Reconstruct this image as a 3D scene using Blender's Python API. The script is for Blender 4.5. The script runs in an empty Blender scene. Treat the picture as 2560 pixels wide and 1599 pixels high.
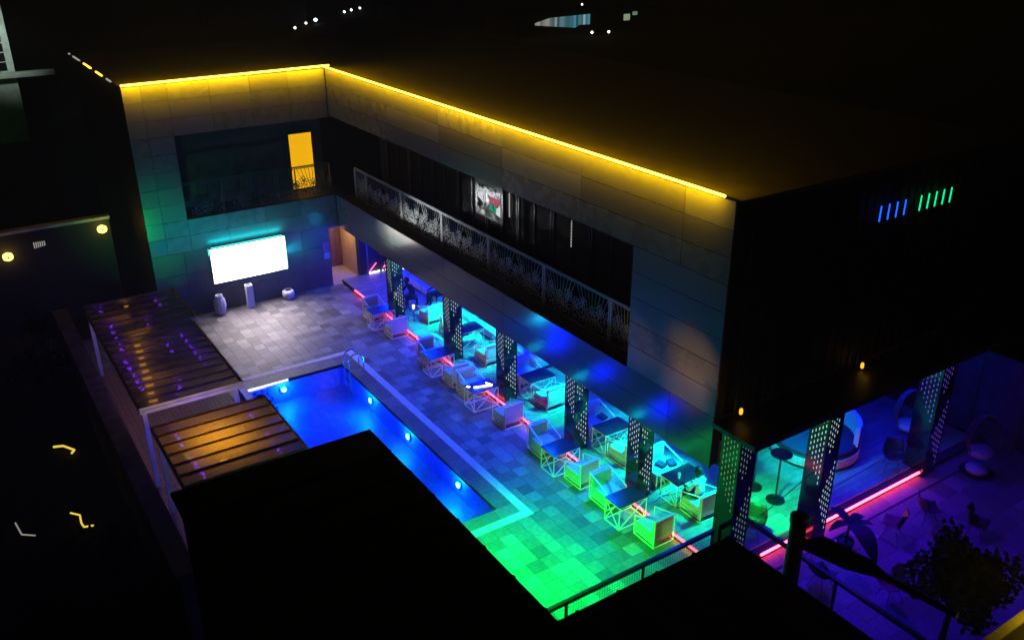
import bpy, bmesh, math, random
from mathutils import Vector, Matrix
R = math.radians
random.seed(7)
sc = bpy.context.scene
col = sc.collection

# ------------------------------------------------------------------ camera, world, exposure
cam_d = bpy.data.cameras.new("camera")
cam = bpy.data.objects.new("camera", cam_d); col.objects.link(cam)
cam.location = (0, 0, 15)
cam.rotation_euler = (R(65.623), R(0.215), R(56.601))
cam_d.sensor_width = 36; cam_d.lens = 36 * 2217.9 / 2560
cam_d.clip_start = 0.1; cam_d.clip_end = 2000
sc.camera = cam

world = bpy.data.worlds.new("World"); sc.world = world
world.use_nodes = True
wn = world.node_tree
sky = wn.nodes.new("ShaderNodeTexSky"); sky.sky_type = 'NISHITA'; sky.sun_disc = False
sky.sun_elevation = R(2); sky.sun_rotation = R(120)
bg = wn.nodes["Background"]; bg.inputs[1].default_value = 0.0004
wn.links.new(sky.outputs[0], bg.inputs[0])
sc.view_settings.view_transform = 'Standard'; sc.view_settings.look = 'None'
sc.view_settings.exposure = 0; sc.view_settings.gamma = 1
sc.cycles.use_denoising = True
sc.cycles.max_bounces = 6; sc.cycles.diffuse_bounces = 3; sc.cycles.glossy_bounces = 3
sc.cycles.transmission_bounces = 3; sc.cycles.transparent_max_bounces = 10
sc.cycles.caustics_reflective = False; sc.cycles.caustics_refractive = False
sc.cycles.sample_clamp_indirect = 3.0; sc.cycles.sample_clamp_direct = 0

# ------------------------------------------------------------------ materials
def mat(name, color, rough=0.6, metal=0.0, spec=0.5, noise=0.0, nscale=6.0, bump=0.0, bscale=40.0, detail=6.0):
    m = bpy.data.materials.new(name); m.use_nodes = True
    nt = m.node_tree; b = nt.nodes["Principled BSDF"]
    b.inputs["Base Color"].default_value = (*color, 1)
    b.inputs["Roughness"].default_value = rough
    b.inputs["Metallic"].default_value = metal
    b.inputs["Specular IOR Level"].default_value = spec
    tc = nt.nodes.new("ShaderNodeTexCoord")
    if noise > 0:
        n = nt.nodes.new("ShaderNodeTexNoise"); n.inputs["Scale"].default_value = nscale; n.inputs["Detail"].default_value = detail
        r = nt.nodes.new("ShaderNodeValToRGB")
        r.color_ramp.elements[0].position = 0.3; r.color_ramp.elements[1].position = 0.7
        r.color_ramp.elements[0].color = (*[c * (1 - noise) for c in color], 1)
        r.color_ramp.elements[1].color = (*[min(1, c * (1 + noise)) for c in color], 1)
        nt.links.new(tc.outputs["Object"], n.inputs["Vector"]); nt.links.new(n.outputs["Fac"], r.inputs[0])
        nt.links.new(r.outputs[0], b.inputs["Base Color"])
        rr = nt.nodes.new("ShaderNodeMapRange"); rr.inputs[3].default_value = max(0.02, rough * 0.8); rr.inputs[4].default_value = min(1, rough * 1.25)
        nt.links.new(n.outputs["Fac"], rr.inputs[0]); nt.links.new(rr.outputs[0], b.inputs["Roughness"])
    if bump > 0:
        n2 = nt.nodes.new("ShaderNodeTexNoise"); n2.inputs["Scale"].default_value = bscale; n2.inputs["Detail"].default_value = 4
        bp = nt.nodes.new("ShaderNodeBump"); bp.inputs["Strength"].default_value = bump; bp.inputs["Distance"].default_value = 0.02
        nt.links.new(tc.outputs["Object"], n2.inputs["Vector"]); nt.links.new(n2.outputs["Fac"], bp.inputs["Height"])
        nt.links.new(bp.outputs[0], b.inputs["Normal"])
    return m

def emis(name, color, strength):
    m = bpy.data.materials.new(name); m.use_nodes = True
    nt = m.node_tree; nt.nodes.clear()
    o = nt.nodes.new("ShaderNodeOutputMaterial"); e = nt.nodes.new("ShaderNodeEmission")
    e.inputs[0].default_value = (*color, 1); e.inputs[1].default_value = strength
    nt.links.new(e.outputs[0], o.inputs[0])
    return m

M = {}
M['panel'] = mat('composite_panel', (.12, .11, .10), .26, .0, .5, .03, 3.0)
M['panel_dark'] = mat('dark_stone_panel', (.075, .08, .085), .42, 0, .4, .18, 2.5, .15, 30)
M['substrate'] = mat('black_subframe', (.012, .012, .012), .7)
M['roof'] = mat('roof_membrane', (.065, .05, .042), .8, 0, .2, .25, 2.0, .2, 20)
M['dark_wall'] = mat('dark_render', (.025, .024, .025), .6, 0, .3, .2, 3)
M['ceiling'] = mat('ceiling_paint', (.35, .35, .37), .7)
M['black_metal'] = mat('black_metal', (.012, .012, .014), .32, .3, .5, .2, 10)
M['rail_metal'] = mat('railing_metal', (.20, .20, .195), .45, .0, .5, .12, 8)
M['col_black'] = mat('column_sheet', (.005, .006, .009), .12, .0, .6, .2, 4)
M['white_frame'] = mat('white_tube', (.78, .78, .76), .4, 0, .5, .06, 12)
M['fabric'] = mat('pale_fabric', (.52, .52, .50), .85, 0, .2, .10, 14, .3, 120)
M['cushion'] = mat('navy_cushion', (.03, .035, .10), .9, 0, .2, .15, 20, .3, 100)
M['table_top'] = mat('dark_table_top', (.03, .032, .055), .22, 0, .5, .15, 6)
M['wood'] = mat('brown_wood', (.20, .10, .045), .5, 0, .4, .35, 5)
M['deck_wood'] = mat('deck_wood', (.16, .09, .05), .6, 0, .3, .3, 4)
M['beige'] = mat('beige_plaster', (.62, .45, .26), .8, 0, .2, .06, 5)
M['beige_floor'] = mat('beige_floor', (.60, .52, .40), .5, 0, .3, .06, 5)
M['ground'] = mat('dark_soil', (.02, .018, .015), .95, 0, .1, .5, 1.2, .4, 6)
M['slab'] = mat('deck_slab', (.06, .06, .06), .9, 0, .2, .3, 3)
M['border'] = mat('pale_border_stone', (.68, .66, .62), .6, 0, .3, .10, 4, .15, 30)
M['pool_tile'] = mat('pool_lining', (.03, .10, .75), .5, 0, .3, .38, 11)
M['roof_sheet_dark'] = mat('black_roof_sheet', (.004, .004, .0045), .75, 0, .12, .4, 1.5)
M['concrete_pale'] = mat('pale_render', (.50, .50, .48), .8, 0, .2, .2, 2)
M['stone_wall'] = mat('garden_wall_stone', (.16, .14, .12), .9, 0, .2, .4, 2.2, .5, 10)
M['pot_white'] = mat('white_ceramic', (.72, .74, .72), .45, 0, .4, .06, 6)
M['steel'] = mat('polished_steel', (.7, .7, .7), .2, .9)
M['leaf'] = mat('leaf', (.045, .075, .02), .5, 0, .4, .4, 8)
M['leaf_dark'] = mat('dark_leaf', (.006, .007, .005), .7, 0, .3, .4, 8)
M['bark'] = mat('bark', (.05, .035, .025), .9, 0, .2, .3, 12)
M['skin'] = mat('skin', (.10, .055, .035), .5)
M['shirt'] = mat('white_shirt', (.72, .75, .75), .8)
M['dark_cloth'] = mat('dark_clothing', (.012, .012, .02), .85)
M['hair'] = mat('black_hair', (.006, .005, .005), .6)
M['wicker'] = mat('wicker', (.09, .08, .08), .7, 0, .3, .3, 14, .4, 60)
M['shell_dark'] = mat('shell_plastic', (.028, .02, .02), .5, 0, .4, .2, 6)
M['shell_red'] = mat('shell_red', (.16, .03, .025), .5, 0, .4, .2, 6)
M['brown_wall'] = mat('rough_brown_wall', (.12, .075, .06), .9, 0, .2, .35, 3, .4, 14)
M['screen_frame'] = mat('screen_frame', (.01, .01, .01), .4)
M['plastic_dark'] = mat('dark_plastic', (.015, .014, .014), .5, 0, .4, .2, 8)
TILE = []
for i, v in enumerate((.08, .12, .155, .205, .27)):
    TILE.append(mat('paver_%s' % 'abcde'[i], (v, v * .98, v * .95), .55, 0, .35, .22, 5 + i, .2, 25))
PLANK = [mat('plank_%s' % 'abc'[i], (v, v * .95, v * .88), .4, 0, .4, .18, 4) for i, v in enumerate((.24, .28, .33))]

E = {}
E['yellow'] = emis('yellow_led', (1.0, .72, .07), 5.5)
E['red'] = emis('red_led', (1.0, .05, .11), 10.0)
E['red_bright'] = emis('red_led_bright', (1.0, .05, .10), 14.0)
E['pink_core'] = emis('pink_led', (1.0, .08, .25), 6.0)
E['white'] = emis('white_lamp', (1, 1, 1), 6.0)
E['amber_window'] = emis('amber_curtain', (1.0, .50, .005), .92)
E['blue_pix'] = emis('blue_led', (.12, .02, 1.0), 16)
E['blue_slat'] = emis('blue_tube', (.005, .10, 1.0), 2.2)
E['green_slat'] = emis('green_tube', (.0, 1.0, .32), 1.4)
E['green_pix'] = emis('green_led', (.15, 1.0, .05), 2.5)
E['yellow_bar'] = emis('yellow_bar', (1.0, .58, .03), 3.6)
E['lantern'] = emis('lantern_glow', (1.0, .62, .10), 5.0)
E['amber_lamp'] = emis('amber_lamp', (1.0, .46, .02), 1.6)
E['core_white'] = emis('column_glow', (.65, .93, 1.0), .85)
E['core_blue'] = emis('column_glow_blue', (.20, .09, 1.0), .8)
E['core_dim'] = emis('column_glow_dim', (.45, .75, .5), .35)
E['pool'] = emis('pool_lamp', (.25, .95, 1.0), 9.0)
E['edge_white'] = emis('pool_edge_glow', (.75, .95, 1.0), 1.6)
E['red_dot'] = emis('red_dot', (1, .05, .05), 8)
E['far_white'] = emis('distant_lamp', (1, .95, .85), 3)
E['far_cold'] = emis('distant_cold_lamp', (.8, .95, 1), 5)
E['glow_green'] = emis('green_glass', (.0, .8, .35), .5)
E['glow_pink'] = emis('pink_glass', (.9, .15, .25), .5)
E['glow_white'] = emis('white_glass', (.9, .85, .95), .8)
E['pale_glow'] = emis('pale_glow_strip', (.75, .72, .62), .5)  # pale glow of lamp bars, also of the door highlights
E['bloom_edge'] = emis('screen_bloom_glow', (.05, .85, .75), 2.2)

def screen_mat():
    m = bpy.data.materials.new('led_screen_picture'); m.use_nodes = True
    nt = m.node_tree; nt.nodes.clear()
    o = nt.nodes.new("ShaderNodeOutputMaterial"); e = nt.nodes.new("ShaderNodeEmission")
    tc = nt.nodes.new("ShaderNodeTexCoord")
    n = nt.nodes.new("ShaderNodeTexNoise"); n.inputs["Scale"].default_value = 1.1; n.inputs["Detail"].default_value = 2
    r = nt.nodes.new("ShaderNodeValToRGB"); cr = r.color_ramp
    cr.elements[0].position = .35; cr.elements[0].color = (.92, .80, .92, 1)
    cr.elements[1].position = .62; cr.elements[1].color = (1, .88, .78, 1)
    nt.links.new(tc.outputs["Object"], n.inputs[0]); nt.links.new(n.outputs["Fac"], r.inputs[0])
    # cyan patch in the lower right corner of the picture
    vd = nt.nodes.new("ShaderNodeVectorMath"); vd.operation = 'DISTANCE'; vd.inputs[1].default_value = (0, 1.35, .12)
    nt.links.new(tc.outputs["Object"], vd.inputs[0])
    mr = nt.nodes.new("ShaderNodeMapRange"); mr.inputs[1].default_value = .0; mr.inputs[2].default_value = .85
    nt.links.new(vd.outputs["Value"], mr.inputs[0])
    mx = nt.nodes.new("ShaderNodeMix"); mx.data_type = 'RGBA'
    mx.inputs[6].default_value = (.05, .16, .15, 1)
    nt.links.new(mr.outputs[0], mx.inputs[0]); nt.links.new(r.outputs[0], mx.inputs[7])
    nt.links.new(mx.outputs[2], e.inputs[0]); e.inputs[1].default_value = 7.0
    nt.links.new(e.outputs[0], o.inputs[0])
    return m
M['screen'] = screen_mat()

def sheet_mat():      # smoked translucent roof sheet
    m = bpy.data.materials.new('smoked_roof_sheet'); m.use_nodes = True
    nt = m.node_tree; nt.nodes.clear()
    o = nt.nodes.new("ShaderNodeOutputMaterial")
    tr = nt.nodes.new("ShaderNodeBsdfTransparent"); tr.inputs[0].default_value = (.55, .46, .44, 1)
    tl = nt.nodes.new("ShaderNodeBsdfTranslucent"); tl.inputs[0].default_value = (.42, .33, .29, 1)
    df = nt.nodes.new("ShaderNodeBsdfDiffuse"); df.inputs[0].default_value = (.11, .09, .09, 1)
    gl = nt.nodes.new("ShaderNodeBsdfGlossy"); gl.inputs[1].default_value = .18
    a = nt.nodes.new("ShaderNodeMixShader"); a.inputs[0].default_value = .5
    b = nt.nodes.new("ShaderNodeMixShader"); b.inputs[0].default_value = .6
    c = nt.nodes.new("ShaderNodeMixShader"); c.inputs[0].default_value = .09
    nt.links.new(tl.outputs[0], a.inputs[1]); nt.links.new(df.outputs[0], a.inputs[2])
    nt.links.new(a.outputs[0], b.inputs[1]); nt.links.new(tr.outputs[0], b.inputs[2])
    nt.links.new(b.outputs[0], c.inputs[1]); nt.links.new(gl.outputs[0], c.inputs[2])
    nt.links.new(c.outputs[0], o.inputs[0])
    return m
M['sheet'] = sheet_mat()

def water_mat():
    m = bpy.data.materials.new('pool_water'); m.use_nodes = True
    nt = m.node_tree; nt.nodes.clear()
    o = nt.nodes.new("ShaderNodeOutputMaterial")
    tr = nt.nodes.new("ShaderNodeBsdfTransparent"); tr.inputs[0].default_value = (.55, .80, 1, 1)
    gl = nt.nodes.new("ShaderNodeBsdfGlossy"); gl.inputs[1].default_value = .03
    fr = nt.nodes.new("ShaderNodeFresnel"); fr.inputs[0].default_value = 1.33
    n = nt.nodes.new("ShaderNodeTexNoise"); n.inputs["Scale"].default_value = 3.2; n.inputs["Detail"].default_value = 3
    tc = nt.nodes.new("ShaderNodeTexCoord"); nt.links.new(tc.outputs["Object"], n.inputs[0])
    bp = nt.nodes.new("ShaderNodeBump"); bp.inputs["Strength"].default_value = .45; bp.inputs["Distance"].default_value = .05
    nt.links.new(n.outputs["Fac"], bp.inputs["Height"])
    nt.links.new(bp.outputs[0], gl.inputs["Normal"]); nt.links.new(bp.outputs[0], fr.inputs["Normal"])
    mx = nt.nodes.new("ShaderNodeMixShader")
    nt.links.new(fr.outputs[0], mx.inputs[0]); nt.links.new(tr.outputs[0], mx.inputs[1]); nt.links.new(gl.outputs[0], mx.inputs[2])
    nt.links.new(mx.outputs[0], o.inputs[0])
    return m
M['water'] = water_mat()

# ------------------------------------------------------------------ mesh helpers
class MB:
    def __init__(s): s.v = []; s.f = []; s.mi = []; s.cur = 0
    def face(s, pts):
        n = len(s.v); s.v += [tuple(p) for p in pts]; s.f.append(tuple(range(n, n + len(pts)))); s.mi.append(s.cur)
    def box(s, a, b):
        x0, y0, z0 = a; x1, y1, z1 = b
        if x0 > x1: x0, x1 = x1, x0
        if y0 > y1: y0, y1 = y1, y0
        if z0 > z1: z0, z1 = z1, z0
        n = len(s.v)
        s.v += [(x0, y0, z0), (x1, y0, z0), (x1, y1, z0), (x0, y1, z0), (x0, y0, z1), (x1, y0, z1), (x1, y1, z1), (x0, y1, z1)]
        for q in ((0, 3, 2, 1), (4, 5, 6, 7), (0, 1, 5, 4), (1, 2, 6, 5), (2, 3, 7, 6), (3, 0, 4, 7)):
            s.f.append(tuple(n + i for i in q)); s.mi.append(s.cur)
        return s
    def bar(s, p, q, r=.015, n=4, r2=None):
        p = Vector(p); q = Vector(q); d = (q - p)
        if d.length < 1e-6: return s
        d.normalize()
        u = d.orthogonal().normalized()
        if abs(d.z) < .99:
            u = Vector((0, 0, 1)).cross(d).normalized()
        w = d.cross(u); r2 = r if r2 is None else r2
        b = len(s.v); off = math.pi / n if n == 4 else 0
        k = math.sqrt(2) if n == 4 else 1
        for c, rr in ((p, r), (q, r2)):
            for i in range(n):
                a = off + 2 * math.pi * i / n
                s.v.append(tuple(c + (u * math.cos(a) + w * math.sin(a)) * rr * k))
        for i in range(n):
            j = (i + 1) % n
            s.f.append((b + i, b + j, b + n + j, b + n + i)); s.mi.append(s.cur)
        s.f.append(tuple(b + i for i in reversed(range(n)))); s.mi.append(s.cur)
        s.f.append(tuple(b + n + i for i in range(n))); s.mi.append(s.cur)
        return s
    def path(s, pts, r=.015, n=6):
        for a, b in zip(pts[:-1], pts[1:]): s.bar(a, b, r, n)
        return s
    def lathe(s, prof, n=20, c=(0, 0, 0), sq=1.0, ripple=0.0, nr=8):
        b = len(s.v)
        for (r, z) in prof:
            for i in range(n):
                a = 2 * math.pi * i / n
                rr = r * (1 + ripple * math.cos(nr * a))
                s.v.append((c[0] + rr * math.cos(a), c[1] + rr * sq * math.sin(a), c[2] + z))
        for k in range(len(prof) - 1):
            for i in range(n):
                j = (i + 1) % n
                s.f.append((b + k * n + i, b + k * n + j, b + (k + 1) * n + j, b + (k + 1) * n + i)); s.mi.append(s.cur)
        s.f.append(tuple(b + i for i in reversed(range(n)))); s.mi.append(s.cur)
        t = b + (len(prof) - 1) * n
        s.f.append(tuple(t + i for i in range(n))); s.mi.append(s.cur)
        return s
    def mesh(s, name, mats, smooth=False):
        me = bpy.data.meshes.new(name); me.from_pydata(s.v, [], s.f)
        for m in (mats if isinstance(mats, (list, tuple)) else [mats]):
            if m: me.materials.append(m)
        me.polygons.foreach_set('material_index', s.mi)
        if smooth: me.polygons.foreach_set('use_smooth', [True] * len(s.f))
        me.update()
        return me
    def build(s, name, mats, parent=None, smooth=False, bevel=0, loc=None):
        o = bpy.data.objects.new(name, s.mesh(name, mats, smooth)); col.objects.link(o)
        if parent is not None: o.parent = parent
        if loc is not None: o.location = loc
        if bevel:
            md = o.modifiers.new('bevel', 'BEVEL'); md.width = bevel; md.segments = 2; md.limit_method = 'ANGLE'
        return o

def tag(o, label=None, cat=None, group=None, kind=None):
    if label: o['label'] = label
    if cat: o['category'] = cat
    if group: o['group'] = group
    if kind: o['kind'] = kind
    return o
def thing(name, loc, label, cat, group=None, rz=0):
    o = bpy.data.objects.new(name, None); col.objects.link(o); o.empty_display_size = .2
    o.location = loc; o.rotation_euler = (0, 0, rz)
    return tag(o, label, cat, group)
def inst(name, me, parent, loc=(0, 0, 0), rot=(0, 0, 0), kind=None):
    o = bpy.data.objects.new(name, me); col.objects.link(o); o.parent = parent; o.location = loc; o.rotation_euler = rot
    if kind: o['kind'] = kind
    return o
def copy_tree(o, parent=None):
    c = o.copy(); col.objects.link(c)
    if parent is not None: c.parent = parent
    for ch in list(o.children): copy_tree(ch, c)
    return c
def bx(name, a, b, m, parent=None, bevel=0):
    return MB().box(a, b).build(name, m, parent, bevel=bevel)
def lamp(kind, loc, color, energy, parent=None, size=.15, target=None, spot=None, blend=.6, shape=None):
    d = bpy.data.lights.new('lamp_light', kind); d.color = color; d.energy = energy
    if kind == 'AREA':
        d.size = size
        if shape: d.shape = 'RECTANGLE'; d.size, d.size_y = shape
    else: d.shadow_soft_size = size
    if kind == 'SPOT': d.spot_size = R(spot); d.spot_blend = blend
    o = bpy.data.objects.new('lamp_light', d); col.objects.link(o); o.location = loc
    if target is not None: o.rotation_euler = (Vector(target) - Vector(loc)).to_track_quat('-Z', 'Y').to_euler()
    if parent is not None:
        o.parent = parent; o.matrix_parent_inverse = Matrix.Translation(-Vector(parent.location))
    return o

# ------------------------------------------------------------------ ground and paving
PX0, PX1, PY0, PY1 = -27.9, -17.26, 6.9, 10.79
def holed(name, X0, X1, Y0, Y1, z0, z1, m, kind='structure'):
    b = MB()
    for r in ((X0, PX0, Y0, Y1), (PX1, X1, Y0, Y1), (PX0, PX1, Y0, PY0), (PX0, PX1, PY1, Y1)):
        if z0 == z1: b.face([(r[0], r[2], z0), (r[1], r[2], z0), (r[1], r[3], z0), (r[0], r[3], z0)])
        else: b.box((r[0], r[2], z0), (r[1], r[3], z1))
    o = b.build(name, m); o['kind'] = kind
    return o
ground = holed('ground', -900, 300, -500, 700, -.12, -.12, M['ground'])
deck = holed('pool_deck', -35.44, -12.2, 2.75, 14.04, -.118, -.02, M['slab'])

def rects_minus(x0, x1, y0, y1, hole):
    hx0, hx1, hy0, hy1 = hole
    if x1 <= hx0 or x0 >= hx1 or y1 <= hy0 or y0 >= hy1: return [(x0, x1, y0, y1)]
    out = []
    if x0 < hx0: out.append((x0, hx0, y0, y1)); x0 = hx0
    if x1 > hx1: out.append((hx1, x1, y0, y1)); x1 = hx1
    if y0 < hy0: out.append((x0, x1, y0, hy0))
    if y1 > hy1: out.append((x0, x1, hy1, y1))
    return out
def lay(pieces, name, parent, mats, zt, th, limit=300, gap=.006, vis=None, zj=.003):
    """each piece is (x0,x1,y0,y1,shade); nearest visible ones are objects, the rest one stuff part"""
    pieces = [p for p in pieces if p[1] - p[0] > .05 and p[3] - p[2] > .05]
    def key(p):
        cx, cy = (p[0] + p[1]) / 2, (p[2] + p[3]) / 2
        return cx * cx + cy * cy + (0 if vis is None or vis(cx, cy) else 1e5)
    pieces.sort(key=key)
    cache = {}; rest = MB()
    for k, (x0, x1, y0, y1, s) in enumerate(pieces):
        dz = random.uniform(-zj, 0)
        if k < limit:
            ky = (round(x1 - x0, 3), round(y1 - y0, 3), s)
            if ky not in cache:
                w, d = (x1 - x0 - gap) / 2, (y1 - y0 - gap) / 2
                c = .004
                b = MB(); b.box((-w, -d, -th), (w, d, -c))
                b.f.pop(1); b.mi.pop(1)
                t = [(-w, -d, -c), (w, -d, -c), (w, d, -c), (-w, d, -c)]; u = [(-w + c, -d + c, 0), (w - c, -d + c, 0), (w - c, d - c, 0), (-w + c, d - c, 0)]
                b.face(u)
                for i in range(4): j = (i + 1) % 4; b.face([t[i], t[j], u[j], u[i]])
                cache[ky] = b.mesh(name, mats[s])
            inst(name, cache[ky], parent, ((x0 + x1) / 2, (y0 + y1) / 2, zt + dz))
        else:
            rest.cur = s; g = gap / 2
            rest.box((x0 + g, y0 + g, zt - th), (x1 - g, y1 - g, zt + dz))
    if rest.f:
        o = rest.build(name, mats, parent); o['kind'] = 'stuff'
rb = random.Random(3)
pcs = []
ring = (-28.8, -16.52, 6.9, 11.56)
nx = int((35.3 - 12.24) / .418)
for i in range(nx + 1):
    x0 = -35.36 + i * .418; x1 = min(x0 + .418, -12.24)
    for j in range(28):
        y0 = 2.8 + j * .41 - .018; y1 = min(y0 + .41, 14.03)
        sh = rb.choice((0, 1, 1, 2, 2, 3, 3, 4))
        for q in rects_minus(x0, x1, y0, y1, ring): pcs.append((*q, sh))
lay(pcs, 'paver', deck, TILE, 0, .03, 300, vis=lambda x, y: y > 8.2 and x > -30)
pcs = []
for i in range(18):                     # larger stones between border and pool
    x0 = -28.55 + i * .655
    for q in rects_minus(x0, min(x0 + .655, -16.79), 6.9, 11.3, (PX0, PX1, 6.9, PY1)):
        n = max(1, round((q[3] - q[2]) / .65)); dy = (q[3] - q[2]) / n
        for k in range(n): pcs.append((q[0], q[1], q[2] + k * dy, q[2] + (k + 1) * dy, rb.choice((1, 2, 2, 3))))
lay(pcs, 'coping_stone', deck, TILE, .004, .034, 300)
pcs = []
x = -28.8
while x < -16.53:
    pcs.append((x, min(x + .62, -16.52), 11.30, 11.56, 0)); x += .62
y = 6.9
while y < 11.29:
    pcs.append((-28.8, -28.55, y, min(y + .55, 11.3), 0)); pcs.append((-16.79, -16.52, y, min(y + .55, 11.3), 0)); y += .55
lay(pcs, 'border_stone', deck, [M['border']], .012, .04, 300)

# pool
b = MB()
zb = -.85
b.face([(PX0, PY0, zb), (PX1, PY0, zb), (PX1, PY1, zb), (PX0, PY1, zb)])
for a, c in (((PX0, PY0), (PX1, PY0)), ((PX1, PY0), (PX1, PY1)), ((PX1, PY1), (PX0, PY1)), ((PX0, PY1), (PX0, PY0))):
    b.face([(a[0], a[1], zb), (c[0], c[1], zb), (c[0], c[1], -.02), (a[0], a[1], -.02)])
for k in range(3): b.box((-27.88, 6.92, zb), (-26.6 - k * .35 + .7, 7.5 - k * .17, zb + .33 * (k + 1)))
o = b.build('pool_basin', M['pool_tile']); o['kind'] = 'structure'
bw = MB(); bw.face([(PX0 + .003, PY0 + .003, -.055), (PX1 - .003, PY0 + .003, -.055), (PX1 - .003, PY1 - .003, -.055), (PX0 + .003, PY1 - .003, -.055)])
o = bw.build('pool_water', M['water']); o['kind'] = 'structure'
for i, (x, y, dx, dy, lb) in enumerate(((-27.87, 8.5, 1, 0, 'round underwater lamp on the far end wall of the pool'),
        (-25.4, 10.76, 0, -1, 'round underwater lamp on the pool side wall nearest the ladder'),
        (-22.55, 10.76, 0, -1, 'round underwater lamp half way along the pool side wall'),
        (-19.3, 10.76, 0, -1, 'round underwater lamp on the pool side wall nearest the green corner'))):
    t = thing('pool_lamp', (x, y, -.36), lb, 'pool lamp', 'underwater pool lamps')
    b = MB(); b.lathe([(.15, 0), (.15, .02), (.10, .03)], 16)
    rot = (0, R(90), 0) if dx else (R(90), 0, 0)
    f = b.build('housing', M['steel'], t); f.rotation_euler = rot
    b = MB(); b.lathe([(.095, .031), (.09, .05), (.05, .065)], 16)
    f = b.build('lens', E['pool'], t); f.rotation_euler = rot
    lamp('SPOT', (x + dx * .15, y + dy * .15, -.30), (.0, .5, 1.0), 85, t, .05, (x + dx * 2 - dy * .6, y + dy * 2, -.85), 140, 1)
    lamp('POINT', (x + dx * .22, y + dy * .22, -.28), (.0, .85, 1.0), 44, t, .1)
    lamp('POINT', (x + dx * 1.4, y + dy * 1.4, -.35), (.0, .0, 1.0), 90, t, .3)
t = thing('pool_edge_strip', (PX0, 6.95, 0), 'glowing white strip along the far edge of the pool', 'light strip')
MB().box((.01, 0, -.05), (.10, .9, .004)).box((.01, .905, -.05), (.07, 1.75, .004)).build('strip', E['edge_white'], t)  # emissive white boxes along the far pool edge

# pool ladder
t = thing('pool_ladder', (-27.3, 10.95, 0), 'curved steel grab rails of the ladder at the far corner of the pool', 'ladder')
for k in (0, .45):
    pts = []
    for i in range(13):
        a = math.pi * i / 12
        pts.append((k, .28 - .28 * math.cos(a) - .3, .55 + .25 * math.sin(a)))
    pts = [(k, -.30, -.9)] + pts + [(k, .26, .0)]
    MB().path(pts, .024, 8).build('grab_rail', M['steel'], t)
for z in (-.3, -.6): MB().box((0, -.34, z), (.45, -.26, z + .03)).build('rung', M['steel'], t)

# lounge platform
plat = MB().box((-35.4, 14.06, -.118), (-11.75, 25.2, .12)).build('lounge_platform', M['slab']); plat['kind'] = 'structure'
pcs = []
rb = random.Random(5)
nX = int((35.38 - 11.77) / .225)
for i in range(nX):
    x0 = -35.38 + i * .2248; x1 = x0 + .2248
    y = 14.07 - rb.uniform(0, .8)
    while y < 25.0:
        y1 = y + 1.25
        if y1 > 14.2: pcs.append((x0, x1, max(y, 14.07), min(y1, 25.1), rb.choice((0, 1, 1, 2))))
        y = y1
lay(pcs, 'floor_plank', plat, PLANK, .15, .028, 300, .005, vis=lambda x, y: y < 17.2 or (x > -16 and y < 22), zj=.001)

# right hand patio
patio = MB().box((-11.745, 11.4, -.118), (-4.5, 26, -.02)).build('side_patio', M['slab']); patio['kind'] = 'structure'
pcs = []
rb = random.Random(11)
y = 11.45
while y < 25.8:
    pcs.append((-11.74, -11.24, y, y + .62, rb.choice((3, 4, 3)))); y += .62
x = -11.19
while x < -4.6:
    y = 11.45
    while y < 25.8:
        pcs.append((x, x + .6, y, y + .6, rb.choice((2, 2, 3, 3, 4)))); y += .6
    x += .6
lay(pcs, 'paver', patio, TILE, 0, .03, 260, vis=lambda x, y: y > 13)

# ------------------------------------------------------------------ club building
club = thing('club_building', (-24, 18, 0), 'two storey grey clad club building wrapping the pool court, edged with a yellow light line', 'building')
def part(name, a, b, m, bevel=0):
    o = bx(name, a, b, m, club, bevel); o.location = (24, -18, 0); return o
def fpart(mb, name, m, smooth=False):
    o = mb.build(name, m, club, smooth); o.location = (24, -18, 0); return o
S_, D_ = M['substrate'], M['dark_wall']
part('beam', (-35.38, 14.16, 2.70), (-12.72, 14.42, 4.05), S_)
part('ceiling', (-35.38, 14.43, 2.68), (-12.74, 25.0, 3.3), M['ceiling'])
part('balcony_floor', (-35.3, 14.43, 3.9), (-12.74, 16.35, 4.02), D_)
part('wall', (-35.38, 14.16, 7.52), (-12.72, 14.45, 9.30), S_)
part('wall', (-15.88, 14.16, 4.06), (-12.72, 14.45, 7.5), S_)
part('soffit', (-35.3, 14.46, 7.52), (-12.75, 16.3, 7.62), D_)
part('wall', (-35.3, 16.31, 4.03), (-12.75, 16.6, 7.51), D_)
part('wall', (-15.88, 14.46, 4.03), (-15.7, 16.3, 7.51), D_)
part('wall', (-35.3, 17.6, .15), (-15.6, 17.75, 2.67), M['ceiling'])
part('wall', (-15.6, 17.6, .15), (-15.45, 24.9, 2.67), D_)
part('wall', (-12.98, 14.5, 4.06), (-12.76, 25.0, 9.28), D_)
part('roof', (-46.2, 14.17, 9.30), (-12.72, 25.2, 9.41), M['roof'])
part('roof', (-46.2, 6.22, 9.30), (-35.46, 14.165, 9.41), M['roof'])
part('wall', (-46.1, 6.24, -.1), (-35.6, 6.5, 9.29), D_)
# TV wing
part('wall', (-35.7, 6.24, -.1), (-35.46, 13.66, 4.09), S_)
part('wall', (-35.7, 13.66, 2.62), (-35.46, 15.1, 4.09), S_)
part('wall', (-35.7, 6.24, 4.1), (-35.46, 7.78, 9.29), S_)
part('wall', (-35.7, 7.78, 7.42), (-35.46, 14.15, 9.29), S_)
part('wall', (-37.3, 7.6, 4.1), (-37.0, 14.3, 7.6), D_)
part('wall', (-36.99, 7.6, 4.1), (-35.71, 7.77, 7.41), D_)
part('balcony_floor', (-36.98, 7.79, 3.95), (-35.47, 14.2, 4.08), D_)
part('wall', (-35.75, 15.02, .15), (-35.41, 17.7, 2.67), D_)
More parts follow.
